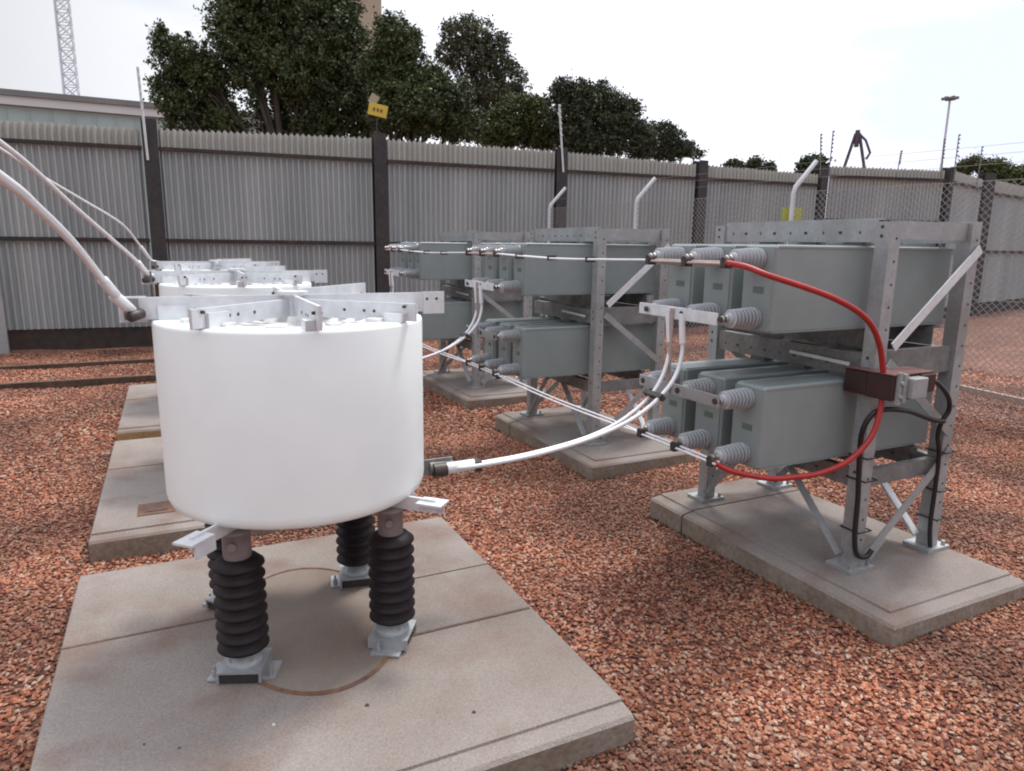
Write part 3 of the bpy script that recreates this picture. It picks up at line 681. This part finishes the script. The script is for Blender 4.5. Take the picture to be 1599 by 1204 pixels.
# ------------------------------------------------------------ red cables, neutral transformer, black cables (nearest rack only)
add_cable('red_cable', [(2.085, 2.262, 1.540), (2.12, 2.18, 1.525), (2.162, 2.1, 1.494), (2.28, 2.03, 1.452), (2.397, 1.98, 1.409), (2.53, 1.96, 1.351), (2.64, 1.97, 1.285), (2.72, 1.98, 1.19), (2.775, 1.99, 1.072)], .0125, 'red',
          'red insulated cable looping from the top bushings down onto the maroon box', 'cable', 'red cables')
add_cable('red_cable', [(2.785, 1.99, .960), (2.775, 1.985, .90), (2.73, 1.98, .79), (2.628, 2.0, .69), (2.515, 2.045, .634), (2.40, 2.08, .620), (2.283, 2.12, .618), (2.157, 2.21, .640), (2.095, 2.26, .675)], .0125, 'red',
          'red insulated cable sagging from the maroon box under the lower capacitor', 'cable', 'red cables')
ct = thing('current_transformer', 'maroon resin box clamped across the front of the nearest rack', 'transformer', (2.72, 1.97, .96))
o = Vector((2.72, 1.97, .96))
def Bc(mb, name, m, par): mb.v = [tuple(Vector(v) - o) for v in mb.v]; return mb.build(name, m, par)
s2 = MB(); s2.bbox(2.762, 2.93, 1.93, 2.058, .958, 1.070, bev=.004); s2.bbox(2.764, 2.811, 2.0585, 2.176, .960, 1.068, bev=.004); body = Bc(s2, 'body', 'maroon', ct)
s2 = MB(); s2.bbox(2.758, 3.03, 1.925, 2.058, 1.0705, 1.076); s2.bbox(2.758, 2.812, 2.0585, 2.18, 1.0705, 1.0755); Bc(s2, 'top_plate', 'maroont', ct)
s2 = MB(); s2.bbox(2.782, 2.80, 1.912, 1.9295, .945, 1.085); s2.bbox(2.802, 2.825, 1.905, 1.9295, .955, 1.078); s2.bbox(2.828, 2.925, 1.880, 1.9295, .972, 1.062, bev=.004); s2.cyl((2.79, 1.912, 1.04), (2.79, 1.90, 1.04), .009, 6); s2.cyl((2.79, 1.912, .98), (2.79, 1.90, .98), .009, 6); Bc(s2, 'terminal_box', 'galv', ct)
s2 = MB(); s2.bbox(2.931, 3.03, 1.915, 2.05, .985, 1.068, bev=.005); Bc(s2, 'cable_gland', 'maroon', ct)
add_cable('black_cable', [(3.02, 1.98, 1.02), (3.09, 1.98, 1.02), (3.155, 1.98, .997), (3.245, 1.985, .93), (3.283, 1.995, .86), (3.265, 2.01, .80), (3.290, 2.035, .72), (3.335, 2.045, .62), (3.350, 2.05, .45), (3.352, 2.05, .25), (3.36, 2.04, .13)], .011, 'black',
          'black cable looping from the box end down the right post of the nearest rack', 'cable', 'black cables')
add_cable('black_cable', [(3.262, 2.0, .805), (3.20, 2.0, .815), (3.112, 2.0, .842), (3.01, 1.995, .875), (2.908, 1.99, .896), (2.82, 2.0, .902), (2.762, 2.01, .885), (2.738, 2.03, .81), (2.755, 2.045, .70), (2.785, 2.05, .473), (2.795, 2.05, .28), (2.82, 2.045, .19), (2.87, 2.035, .175), (2.90, 2.03, .205)], .012, 'black',
          'black cable arching under the box and strapped down the left post', 'cable', 'black cables')
for z, x, y in ((.66, 2.85, 2.1), (.55, 2.85, 2.1), (.30, 2.85, 2.1), (.42, 3.42, 2.1), (.62, 3.42, 2.1), (.27, 3.42, 2.1)):
    s = MB(); X0, X1, Y0, Y1 = x - .042, x + .042, y - .06, y + .042; q = [(X0, Y0), (X1, Y0), (X1, Y1), (X0, Y1), (X0, Y0)]
    s.tube([(a_, c_, z) for a_, c_ in q], .004, 6); nm = 'left' if x < 3 else 'right'
    tag(s.build('cable_tie', 'black', base=(x, y, z)), 'black tie round the %s front post of the nearest rack, %s' % (nm, {.66: 'its topmost', .55: 'its middle one', .30: 'near the foot', .42: 'its middle one', .62: 'its topmost', .27: 'near the foot'}[z]), 'cable tie', 'black cable ties')

# ------------------------------------------------------------ corrugated perimeter fence
fence = thing('corrugated_fence', 'tall grey corrugated sheet fence with toothed top and black posts round the yard', 'fence', (-.1, 12.06, 0))
FB = Vector((-.1, 12.06, 0))
def panel(p0, p1, zt0, zt1, rails=(2.93, 1.60), zb=.30, depth=.048, pitch=.088):
    p0, p1 = Vector((*p0, 0)), Vector((*p1, 0)); d = p1 - p0; ln = d.length; d.normalize(); nrm = Vector((d.y, -d.x, 0))
    n = int(ln / pitch); s = MB(); prev = None; vs = []; fs = []
    prof = [(0, 0), (.12, .05), (.30, .7), (.42, 1), (.58, 1), (.70, .7), (.88, .05)]
    cols = []
    rr = random.Random(int(p0.x * 10))
    for k in range(n + 1):
        jit = rr.uniform(-.008, .008)
        for q, dd in prof:
            x = (k + q) * pitch
            if x > ln: break
            ztop = zt0 + (zt1 - zt0) * x / ln + (-.024 if dd < .5 else (-.004 + jit))
            if dd == 1 and q < .5:
                cols.append((x, dd, ztop)); cols.append((x + pitch * .08, dd, ztop + .018))
            else: cols.append((x, dd, ztop))
    for x, dd, zt in cols: vs += [(x, -dd * depth, zb), (x, -dd * depth, zt)]
    for i in range(len(cols) - 1): fs.append((2 * i, 2 * i + 2, 2 * i + 3, 2 * i + 1))
    s.add(vs, fs); o = s.build('sheet_panel', 'fence', fence)
    o.location = p0 - FB; o.rotation_euler.z = math.atan2(d.y, d.x)
    for rz in rails:
        r_ = MB(); r_.bbox(0, ln, -depth - .012, -depth - .003, rz - .026, rz + .026); r_.bbox(0, ln, -depth - .045, -depth - .013, rz - .032, rz - .026)
        ro = r_.build('rail', 'rail', fence); ro.location = p0 - FB; ro.rotation_euler.z = math.atan2(d.y, d.x)
    pl = MB(); pl.bbox(0, ln, .0, .02, -.05, zb + .02); po = pl.build('kick_plate', 'rail', fence); po.location = p0 - FB; po.rotation_euler.z = math.atan2(d.y, d.x)
def fpost(x, y, h, w=.2):
    s = MB(); s.bbox(x - w / 2, x + w / 2, y - .09, y - .075, -.05, h); s.bbox(x - .012, x + .012, y - .075, y + .09, -.05, h - .01); s.bbox(x - w / 2, x + w / 2, y + .09, y + .105, -.05, h)
    s.v = [tuple(Vector(v) - FB) for v in s.v]; s.build('post', 'post', fence)
fl = lambda x: 12.06 - .085 * x
segs = [(-5.2, -3.25, 3.22, 3.22), (-3.05, -.22, 3.20, 3.20), (-.0, 3.14, 3.215, 3.29), (3.36, 6.40, 3.285, 3.27), (6.63, 9.42, 3.27, 3.20), (9.68, 12.5, 3.20, 3.15)]
for x0, x1, a_, c_ in segs: panel((x0, fl(x0)), (x1, fl(x1)), a_, c_)
for x, h in ((-3.15, 3.3), (-.11, 3.34), (3.25, 3.36), (6.515, 3.33), (9.55, 3.27), (12.6, 3.32)): fpost(x, fl(x), h, .21)
panel((12.75, 10.93), (15.5, 10.22), 3.33, 3.33, rails=(3.12, 2.22, 1.5)); fpost(15.6, 10.2, 3.40, .16)
panel((15.7, 10.22), (18.0, 10.95), 3.34, 3.32, rails=(3.10, 1.6)); fpost(18.25, 10.95, 3.48, .42)
panel((18.45, 10.98), (22.0, 11.75), 3.34, 3.30, rails=(3.02, 1.60)); panel((22.1, 11.78), (26, 12.6), 3.30, 3.30, rails=(3.02, 1.60))

# electric-fence poles on top of the fence
def epole(x, y, z0, z1, label, lean=0., white=True, arm=0):
    t = thing('fence_top_pole', label, 'pole', (x, y, z0), 'thin insulated poles on the fence top')
    s = MB(); s.cyl((0, 0, 0), (lean, 0, z1 - z0), .018 if white else .011, 8); i = s.mark(1); n = 6
    for k in range(n):
        q = .55 + .43 * k / (n - 1); p = Vector((lean * q, 0, (z1 - z0) * q)); i.cyl(p + Vector((0, -.03, 0)), p + Vector((0, -.0, 0)), .020, 8)
    s.build('rod', ('wpole', 'wpole') if white else ('galvd', 'galvd'), t)
epole(-.16, 11.93, 2.75, 4.02, 'white insulated pole on the fence top left of the big dark tree', lean=-.03)
epole(6.52, 11.38, 2.9, 4.04, 'white pole on the fence top in front of the dark rounded tree', lean=-.12)
for x, y, z1, ln_, lb in ((12.45, 10.9, 3.94, -.1, 'left of two thin poles on the fence corner'), (12.7, 10.9, 4.03, 0, 'right of two thin poles on the fence corner'), (14.3, 10.5, 3.70, .05, 'short thin pole on the fence top right of the A shaped frame'),
                           (15.35, 10.2, 3.98, -.06, 'thin pole on the fence below the floodlight mast'), (15.62, 10.1, 4.08, 0, 'thin pole just right of the floodlight mast'), (17.3, 10.6, 4.0, 0, 'rightmost thin pole on the fence top, by the bushes')):
    epole(x, y, 3.1, z1, lb, ln_, False)
# loose pale post in front of the fence at the left edge
s = MB(); s.bbox(-2.27, -2.13, 11.93, 12.0, -.02, 1.55); tag(s.build('steel_post', 'galv', base=(-2.2, 12.0, 0)), 'pale steel post standing against the fence at the left edge', 'post')

# edging strips in the gravel
s = MB(); s.bbox(-5, .3, 10.36, 10.44, -.03, .045); tag(s.build('edging_board', 'timber', base=(-2, 10.4, 0)), 'dark edging strip in the gravel nearest the left fence', 'edging', 'edging strips in the gravel')
s = MB(); s.bbox(-5, .3, 9.06, 9.15, -.03, .05); tag(s.build('edging_board', 'timber', base=(-2, 9.1, 0)), 'dark edging strip in the gravel nearer the plinths, at left', 'edging', 'edging strips in the gravel')
s = MB(); s.bar((8.25, 5.2, .035), (7.95, 3.4, .035), .07, .05); s.bar((8.32, 5.7, .035), (8.25, 5.2, .035), .07, .05); s.bar((8.9, 9, .035), (8.32, 5.7, .035), .07, .05); tag(s.build('edging_kerb', 'paleedge', base=(8.25, 5, 0)), 'pale narrow kerb in the gravel behind the wire fence at right', 'edging')

# ------------------------------------------------------------ chain-link fence with cranked posts
cl = thing('chain_link_fence', 'galvanised chain link fence with cranked post tops crossing behind the racks', 'fence', (6.3, 8.8, 0)); CB = Vector((6.3, 8.8, 0))
CP = [(6.1, 11.1), (6.3, 8.8), (6.56, 6.1), (7.02, 3.25), (7.4, 1.0)]
for k, (x, y) in enumerate(CP):
    s = MB(); s.tube([(x, y, 0), (x, y, 2.22), (x + .015, y - .01, 2.30), (x + .30, y - .02, 2.60)], .029 if k != 2 else .027, 10)
    s.v = [tuple(Vector(v) - CB) for v in s.v]; s.build('post', 'wpole', cl)
for k in range(4):
    a = Vector((*CP[k], 0)); b2 = Vector((*CP[k + 1], 0)); d = b2 - a; ln = d.length; d.normalize(); s = MB(); zt = 2.22; p = .066; q = -zt
    def seg(x0, z0, x1, z1):
        P0 = a + d * x0 + Vector((0, 0, z0)); P1 = a + d * x1 + Vector((0, 0, z1)); s.tube([P0, P1], .0030, 3, False, False)
    while q < ln:
        x0, z0, x1, z1 = q, 0, q + zt, zt
        if x0 < 0: z0 = -x0; x0 = 0
        if x1 > ln: z1 = zt - (x1 - ln); x1 = ln
        if z1 > z0 + .01:
            seg(x0, z0 + .02, x1, z1 + .02); seg(x0, zt - z0 + .02, x1, zt - z1 + .02)
        q += p
    s.v = [tuple(Vector(v) - CB) for v in s.v]; s.build('mesh', 'wire', cl)
    w = MB()
    for z in (.06, 1.15, 2.24): w.tube([a + Vector((0, 0, z)), b2 + Vector((0, 0, z))], .0022, 4)
    for q in (.33, .66, .97): o3 = Vector((.015 + .285 * q, -.015, 2.30 + .30 * q)); w.tube([a + o3, b2 + o3], .0016, 4)
    w.v = [tuple(Vector(v) - CB) for v in w.v]; w.build('strand_wire', 'wire', cl)
t = thing('warning_sign', 'yellow plate tied behind the cranked post of the wire fence', 'sign', (6.62, 6.16, 1.93))
s = MB(); s.bar((-.125, .02, 0), (.125, -.04, 0), .29, .004); s.build('plate', 'yel', t)
# ------------------------------------------------------------ trees
rgl = np.random.default_rng(5)
def leaf_mesh(name, centers, leaf, n, m, parent, base, squash=.85):
    """n leaf quads gathered in small sprays on and in the given lobes (x, y, z, r)"""
    C = np.array(centers, float); wts = C[:, 3] ** 2; wts /= wts.sum()
    ns = max(40, n // 26)
    ci = rgl.choice(len(C), ns, p=wts); dirv = rgl.normal(size=(ns, 3)); dirv /= np.linalg.norm(dirv, axis=1)[:, None]
    rad = C[ci, 3] * (rgl.uniform(.2, 1.0, ns) ** .5) * rgl.uniform(.85, 1.22, ns)
    sp = C[ci, :3] + dirv * rad[:, None] * np.array([1, 1, squash])
    srad = rgl.uniform(.5, 1.25, ns) * leaf * 2.6
    li = rgl.integers(0, ns, n); off = rgl.normal(size=(n, 3)) * .55
    P = sp[li] + off * srad[li][:, None]
    a = rgl.normal(size=(n, 3)); a /= np.linalg.norm(a, axis=1)[:, None]; b_ = rgl.normal(size=(n, 3)); b_ -= a * (a * b_).sum(1)[:, None]; b_ /= np.linalg.norm(b_, axis=1)[:, None]
    L1 = leaf * rgl.uniform(.6, 1.25, n)[:, None]; L2 = L1 * rgl.uniform(.35, .6, n)[:, None]
    V = np.stack([P - a * L1, P + b_ * L2, P + a * L1, P - b_ * L2], 1).reshape(-1, 3) - np.array(base)
    me = bpy.data.meshes.new(name); me.vertices.add(4 * n); me.vertices.foreach_set('co', V.ravel())
    me.loops.add(4 * n); me.loops.foreach_set('vertex_index', np.arange(4 * n)); me.polygons.add(n)
    me.polygons.foreach_set('loop_start', np.arange(0, 4 * n, 4)); me.polygons.foreach_set('loop_total', np.full(n, 4)); me.update(); me.validate()
    me.materials.append(MT[m]); ob = bpy.data.objects.new(name, me); COL.objects.link(ob); ob.parent = parent
    return ob
def tree(name, lobes, D, leaf, n, m, label, group='trees beyond the fence', trunk=.22, fork=1.6, trunk_u=None, cat='tree'):
    """lobes: (u, v, r_px, depth offset) in photo pixels at distance D"""
    cs = []
    for u, v, rp, dd in lobes:
        p = at(u, v, D + dd); cs.append((p.x, p.y, p.z, rp / F * (D + dd) * 1.06))
    cx_ = sum(c[0] * c[3] for c in cs) / sum(c[3] for c in cs); cy_ = sum(c[1] * c[3] for c in cs) / sum(c[3] for c in cs)
    if trunk_u: p = at(trunk_u, 300, D); cx_, cy_ = p.x, p.y
    t = thing(name, label, cat, (cx_, cy_, 0), group); base = (cx_, cy_, 0)
    s = MB(); rr = random.Random(len(lobes) + int(D))
    s.tube([(0, 0, -.1), (.03, .02, fork * .5), (.0, .05, fork)], [trunk * 1.25, trunk, trunk * .8], 10)
    for c in cs:
        e = Vector((c[0] - cx_, c[1] - cy_, c[2])); st = Vector((0, .03, fork * .95)); md = st.lerp(e, .5) + Vector((rr.uniform(-.3, .3), rr.uniform(-.3, .3), rr.uniform(-.2, .25)))
        pts = smooth_path([st, md, e], 5); s.tube(pts, [trunk * (.55 - .45 * i / (len(pts) - 1)) * min(1, .4 + c[3] / 2) for i in range(len(pts))], 6)
        for q in range(4):
            st2 = md.lerp(e, rr.uniform(.2, .9)); e2 = e + Vector((rr.uniform(-1, 1), rr.uniform(-1, 1), rr.uniform(-.6, 1))) * c[3] * .75
            s.tube([st2, st2.lerp(e2, .5) + Vector((0, 0, .1)), e2], [trunk * .16, trunk * .1, trunk * .04], 5)
    s.build('trunk', 'bark', t)
    leaf_mesh('crown', cs, leaf, n, m, t, base)
    return t
tree('broad_tree', [(262, 75, 18, 0), (285, 95, 36, 0), (270, 160, 24, 0), (305, 150, 34, .5), (330, 120, 30, 0), (370, 60, 44, 0), (365, 15, 34, 0), (385, -10, 34, 0), (420, -30, 60, 0), (430, 50, 62, .6), (400, 105, 45, 0), (495, -20, 60, .4), (500, 50, 58, 0), (525, 20, 32, 0), (475, 110, 48, -.4), (520, 110, 42, .3),
      (350, 190, 26, 0), (290, 195, 24, .3), (470, 165, 40, .5), (530, 165, 40, 0), (500, 195, 30, 0), (425, 190, 24, .6), (552, 110, 30, .5), (335, 175, 26, .3), (545, 130, 34, 0), (570, 150, 26, 0), (565, 195, 22, 0), (480, 80, 40, 0), (310, 115, 30, 0), (450, 150, 18, .5), (400, 160, 14, 0), (375, 200, 20, .3), (520, 210, 24, .3), (460, 212, 20, .2), (580, 120, 26, .3), (560, 60, 16, 0), (585, 180, 22, .3), (255, 130, 14, 0), (250, 50, 10, 0)], 24, .062, 150000, 'leafdark',
     'huge dense dark tree beyond the fence at left, taller than the picture', trunk=.28, fork=2.2, trunk_u=455)
tree('broad_tree', [(612, 55, 28, 0), (628, 85, 30, 0), (600, 105, 34, .3), (640, 60, 16, 0), (625, 135, 28, 0), (655, 165, 38, -.3), (600, 190, 20, .3), (690, 150, 36, 0), (715, 175, 28, 0), (640, 200, 18, .3), (700, 200, 18, .2), (672, 120, 18, 0), (715, 205, 20, 0), (615, 175, 26, 0), (735, 195, 18, .4), (675, 190, 24, 0), (655, 140, 30, 0), (610, 150, 24, 0)], 22, .055, 65000, 'leafdark',
     'dark green tree right of the tall tan tower, above the yellow plate', trunk=.2, fork=2.2, trunk_u=640)
tree('feathery_tree', [(720, 55, 26, 0), (745, 50, 24, 0), (700, 85, 20, 0), (735, 85, 30, 0), (765, 75, 20, 0), (780, 100, 24, 0), (755, 120, 30, .3), (800, 125, 24, 0), (770, 150, 26, 0), (815, 150, 14, .2), (785, 60, 10, 0), (700, 45, 9, 0), (760, 190, 22, 0), (745, 210, 16, 0), (790, 150, 20, 0), (740, 150, 18, 0)], 30, .065, 30000, 'leafpale',
     'pale feathery open tree behind the fence, sky showing through it', trunk=.16, fork=3, trunk_u=770)
tree('broad_tree', [(805, 175, 26, 0), (790, 205, 26, 0), (835, 170, 22, 0), (848, 195, 24, 0), (820, 205, 26, .3), (855, 215, 18, 0), (775, 185, 16, 0), (765, 212, 18, 0), (870, 200, 14, 0), (845, 220, 18, 0)], 27, .06, 28000, 'leafmid', 'lighter olive green bushy tree left of the white fence pole', trunk=.16, fork=2, trunk_u=825)
tree('broad_tree', [(880, 145, 22, 0), (905, 155, 28, 0), (875, 185, 22, 0), (930, 160, 22, 0), (960, 160, 18, 0), (985, 172, 16, 0), (945, 190, 32, .2), (905, 205, 26, 0), (985, 200, 22, 0), (960, 222, 20, 0), (880, 225, 16, .2), (1000, 215, 20, 0), (930, 225, 22, 0), (905, 228, 18, 0), (1005, 232, 14, 0), (940, 135, 10, 0)], 26, .06, 42000, 'leafcool',
     'dark rounded tree right of the white fence pole', trunk=.2, fork=1.8, trunk_u=925)
tree('shrubby_tree', [(1020, 205, 16, 0), (1040, 200, 10, 0), (1050, 215, 16, 0), (1030, 228, 20, 0), (1070, 232, 14, 0), (1000, 235, 18, 0), (1090, 240, 7, 0), (1010, 215, 16, 0), (1050, 235, 14, 0)], 28, .055, 18000, 'leafcool', 'lower sloping end of the dark tree mass, thinning out rightwards', trunk=.14, fork=1.8)
tree('shrubby_tree', [(1150, 262, 9, 0), (1178, 256, 8, 0), (1140, 265, 7, 0), (1200, 264, 8, 0)], 30, .07, 5000, 'leafcool', 'low dark treetop peeping over the fence right of the fourth black post', trunk=.1, fork=2)
tree('shrubby_tree', [(1262, 262, 9, 0), (1276, 260, 9, 0), (1268, 268, 8, 0)], 20, .06, 4500, 'leafcool', 'small round treetop behind the cranked post at the fence corner', trunk=.1, fork=2)
tree('shrubby_tree', [(1505, 262, 8, 0), (1525, 254, 8, 0), (1540, 266, 8, 0), (1558, 260, 10, 0), (1572, 274, 12, 0), (1597, 276, 12, 0), (1615, 274, 14, 0)], 30, .055, 15000, 'leafmid', 'ragged bushes over the fence at the right edge', trunk=.12, fork=1.8, cat='bush')
for i, (u, v, w_) in enumerate(((740, 206, 30), (600, 200, 20))):
    pass

# yellow plate hanging in the tree
p = at(590, 172, 16); t = thing('yellow_plate', 'tilted yellow plate with brown lettering seen against the dark tree', 'sign', p)
ang = math.atan2(p.x, p.y); rot = Matrix.Rotation(-ang, 3, 'Z') @ Matrix.Rotation(R(11), 3, 'Y')
s = MB(); s.box((0, 0, 0), (.40, .012, .25), rot); s.build('plate', 'yel2', t)
s = MB()
for q in (-.08, .0, .075): s.box(rot @ Vector((q, -.0085, .0)), (.05, .004, .07), rot)
s.build('lettering', 'brownlet', t)
s = MB(); s.box(rot @ Vector((-.12, .02, .2)), (.18, .012, .2), rot @ Matrix.Rotation(R(20), 3, 'Y')); s.build('backing', 'tan', t)
s = MB(); s.tube([(-.02, .05, .1), (-.02, .06, -p.z)], .014, 8); s.build('pole', 'post', t)

# ------------------------------------------------------------ distant structures
def lattice(name, x, y, z1, w0, w1, label, m='mast', step=1.2, r=.05, cat='tower'):
    t = thing(name, label, cat, (x, y, 0)); s = MB(); C = [(-1, -1), (1, -1), (1, 1), (-1, 1)]
    hw = lambda z: (w0 + (w1 - w0) * z / z1) / 2
    for cx_, cy_ in C: s.tube([(cx_ * w0 / 2, cy_ * w0 / 2, 0), (cx_ * w1 / 2, cy_ * w1 / 2, z1)], r, 5)
    z = 0
    while z < z1 - step:
        for k in range(4):
            a, b_ = C[k], C[(k + 1) % 4]; h0, h1 = hw(z), hw(z + step)
            s.tube([(a[0] * h0, a[1] * h0, z), (b_[0] * h1, b_[1] * h1, z + step)], r * .6, 4); s.tube([(b_[0] * h0, b_[1] * h0, z), (a[0] * h1, a[1] * h1, z + step)], r * .6, 4)
            s.tube([(a[0] * h1, a[1] * h1, z + step), (b_[0] * h1, b_[1] * h1, z + step)], r * .6, 4)
        z += step
    s.build('lattice', m, t); return t
lattice('lattice_mast', -5.2, 59.8, 26, .95, .75, 'pale lattice mast rising out of the picture at upper left', step=.8, r=.055)
mst = thing('floodlight_mast', 'very tall thin floodlight mast with a flat head, on the horizon at right', 'mast', (74.9, 49.9, 0))
s = MB(); s.tube([(-.9, 0, 0), (0, 0, 11)], .12, 6); s.tube([(.9, 0, 0), (0, 0, 11)], .12, 6); s.tube([(0, 0, 11), (0, 0, 17.2)], .11, 6); s.build('pole', 'mast', mst)
s = MB(); s.lathe([(0, 17.0), (.35, 17.05), (.45, 17.25), (.2, 17.45), (0, 17.45)], 12)
for k in range(6):
    a = k * math.pi / 3; s.box((.62 * math.cos(a), .62 * math.sin(a), 17.25), (.28, .28, .25))
s.build('lamp_head', 'galvd', mst)
af = thing('a_frame_gantry', 'purple brown A shaped steel frame standing above the fence', 'gantry', (31.2, 25.3, 0))
v = Vector((.63, -.78, 0)).normalized()
pa = Vector((0, 0, 7.25))
s = MB()
for q in (-1, 1): s.tube([v * (q * 1.75), v * (q * .08) + pa], .075, 6)
s.build('leg', 'purple', af)
s = MB(); s.cyl((0, 0, 6.6), (0, 0, 7.4), .11, 8); s.tube([(0, 0, 7.3), tuple(v * .4 + Vector((0, 0, 6.9))), tuple(v * .65 + Vector((0, 0, 6.3))), tuple(v * .5 + Vector((0, 0, 6.0)))], .06, 6); s.build('hoist', 'purple', af)

bd = thing('industrial_building', 'long low industrial building with pale roof and teal wall behind the fence at left', 'building', (-6, 50, 0))
def Bb(mb, name, m): mb.v = [(a - -6, b_ - 50, c) for a, b_, c in mb.v]; return mb.build(name, m, bd)
# long wall running slightly away; roof edge falls to the right in the picture
P0, P1 = Vector((-24, 45.2, 0)), Vector((7, 46.2, 0)); d = (P1 - P0).normalized(); nn = Vector((-d.y, d.x, 0))
def quadbox(mb, off0, off1, z0, z1):
    a, b_ = P0 + nn * off0, P1 + nn * off0; c, e_ = P1 + nn * off1, P0 + nn * off1
    vs = [a + Vector((0, 0, z0)), b_ + Vector((0, 0, z0)), c + Vector((0, 0, z0)), e_ + Vector((0, 0, z0)), a + Vector((0, 0, z1)), b_ + Vector((0, 0, z1)), c + Vector((0, 0, z1)), e_ + Vector((0, 0, z1))]
    mb.add(vs, [(3, 2, 1, 0), (4, 5, 6, 7), (0, 1, 5, 4), (1, 2, 6, 5), (2, 3, 7, 6), (3, 0, 4, 7)])
s = MB(); quadbox(s, 0, 14, 0, 8.33)
k = 0
while k < 30:
    q = P0 + d * k - nn * .04; s.box((q.x, q.y, 4.1), (.06, .06, 8.2), Matrix.Rotation(math.atan2(d.y, d.x), 3, 'Z')); k += 1.0
Bb(s, 'wall', 'teal')
s = MB(); quadbox(s, -.25, 14.3, 8.35, 8.78); Bb(s, 'fascia', 'fasc')
s = MB(); quadbox(s, -.35, -.02, 8.79, 9.08); Bb(s, 'gutter', 'roofd')
s = MB(); a, b_ = P0 + nn * -.02, P1 + nn * -.02; c, e_ = P1 + nn * 7, P0 + nn * 7
s.add([a + Vector((0, 0, 8.86)), b_ + Vector((0, 0, 8.86)), c + Vector((0, 0, 9.5)), e_ + Vector((0, 0, 9.5)), P0 + nn * 14 + Vector((0, 0, 8.86)), P1 + nn * 14 + Vector((0, 0, 8.86))], [(0, 1, 2, 3), (3, 2, 5, 4), (0, 3, 4), (1, 5, 2)]); Bb(s, 'roof', 'roofm')
tw = thing('tan_tower', 'tall tan concrete tower glimpsed between the treetops', 'tower', (20.9, 77.2, 0))
s = MB(); s.bbox(-1.35, .75, -1, 1, 0, 34); s.bbox(-1.35, .85, -1.15, 1.1, 22.2, 22.8); s.build('shaft', 'tan', tw)
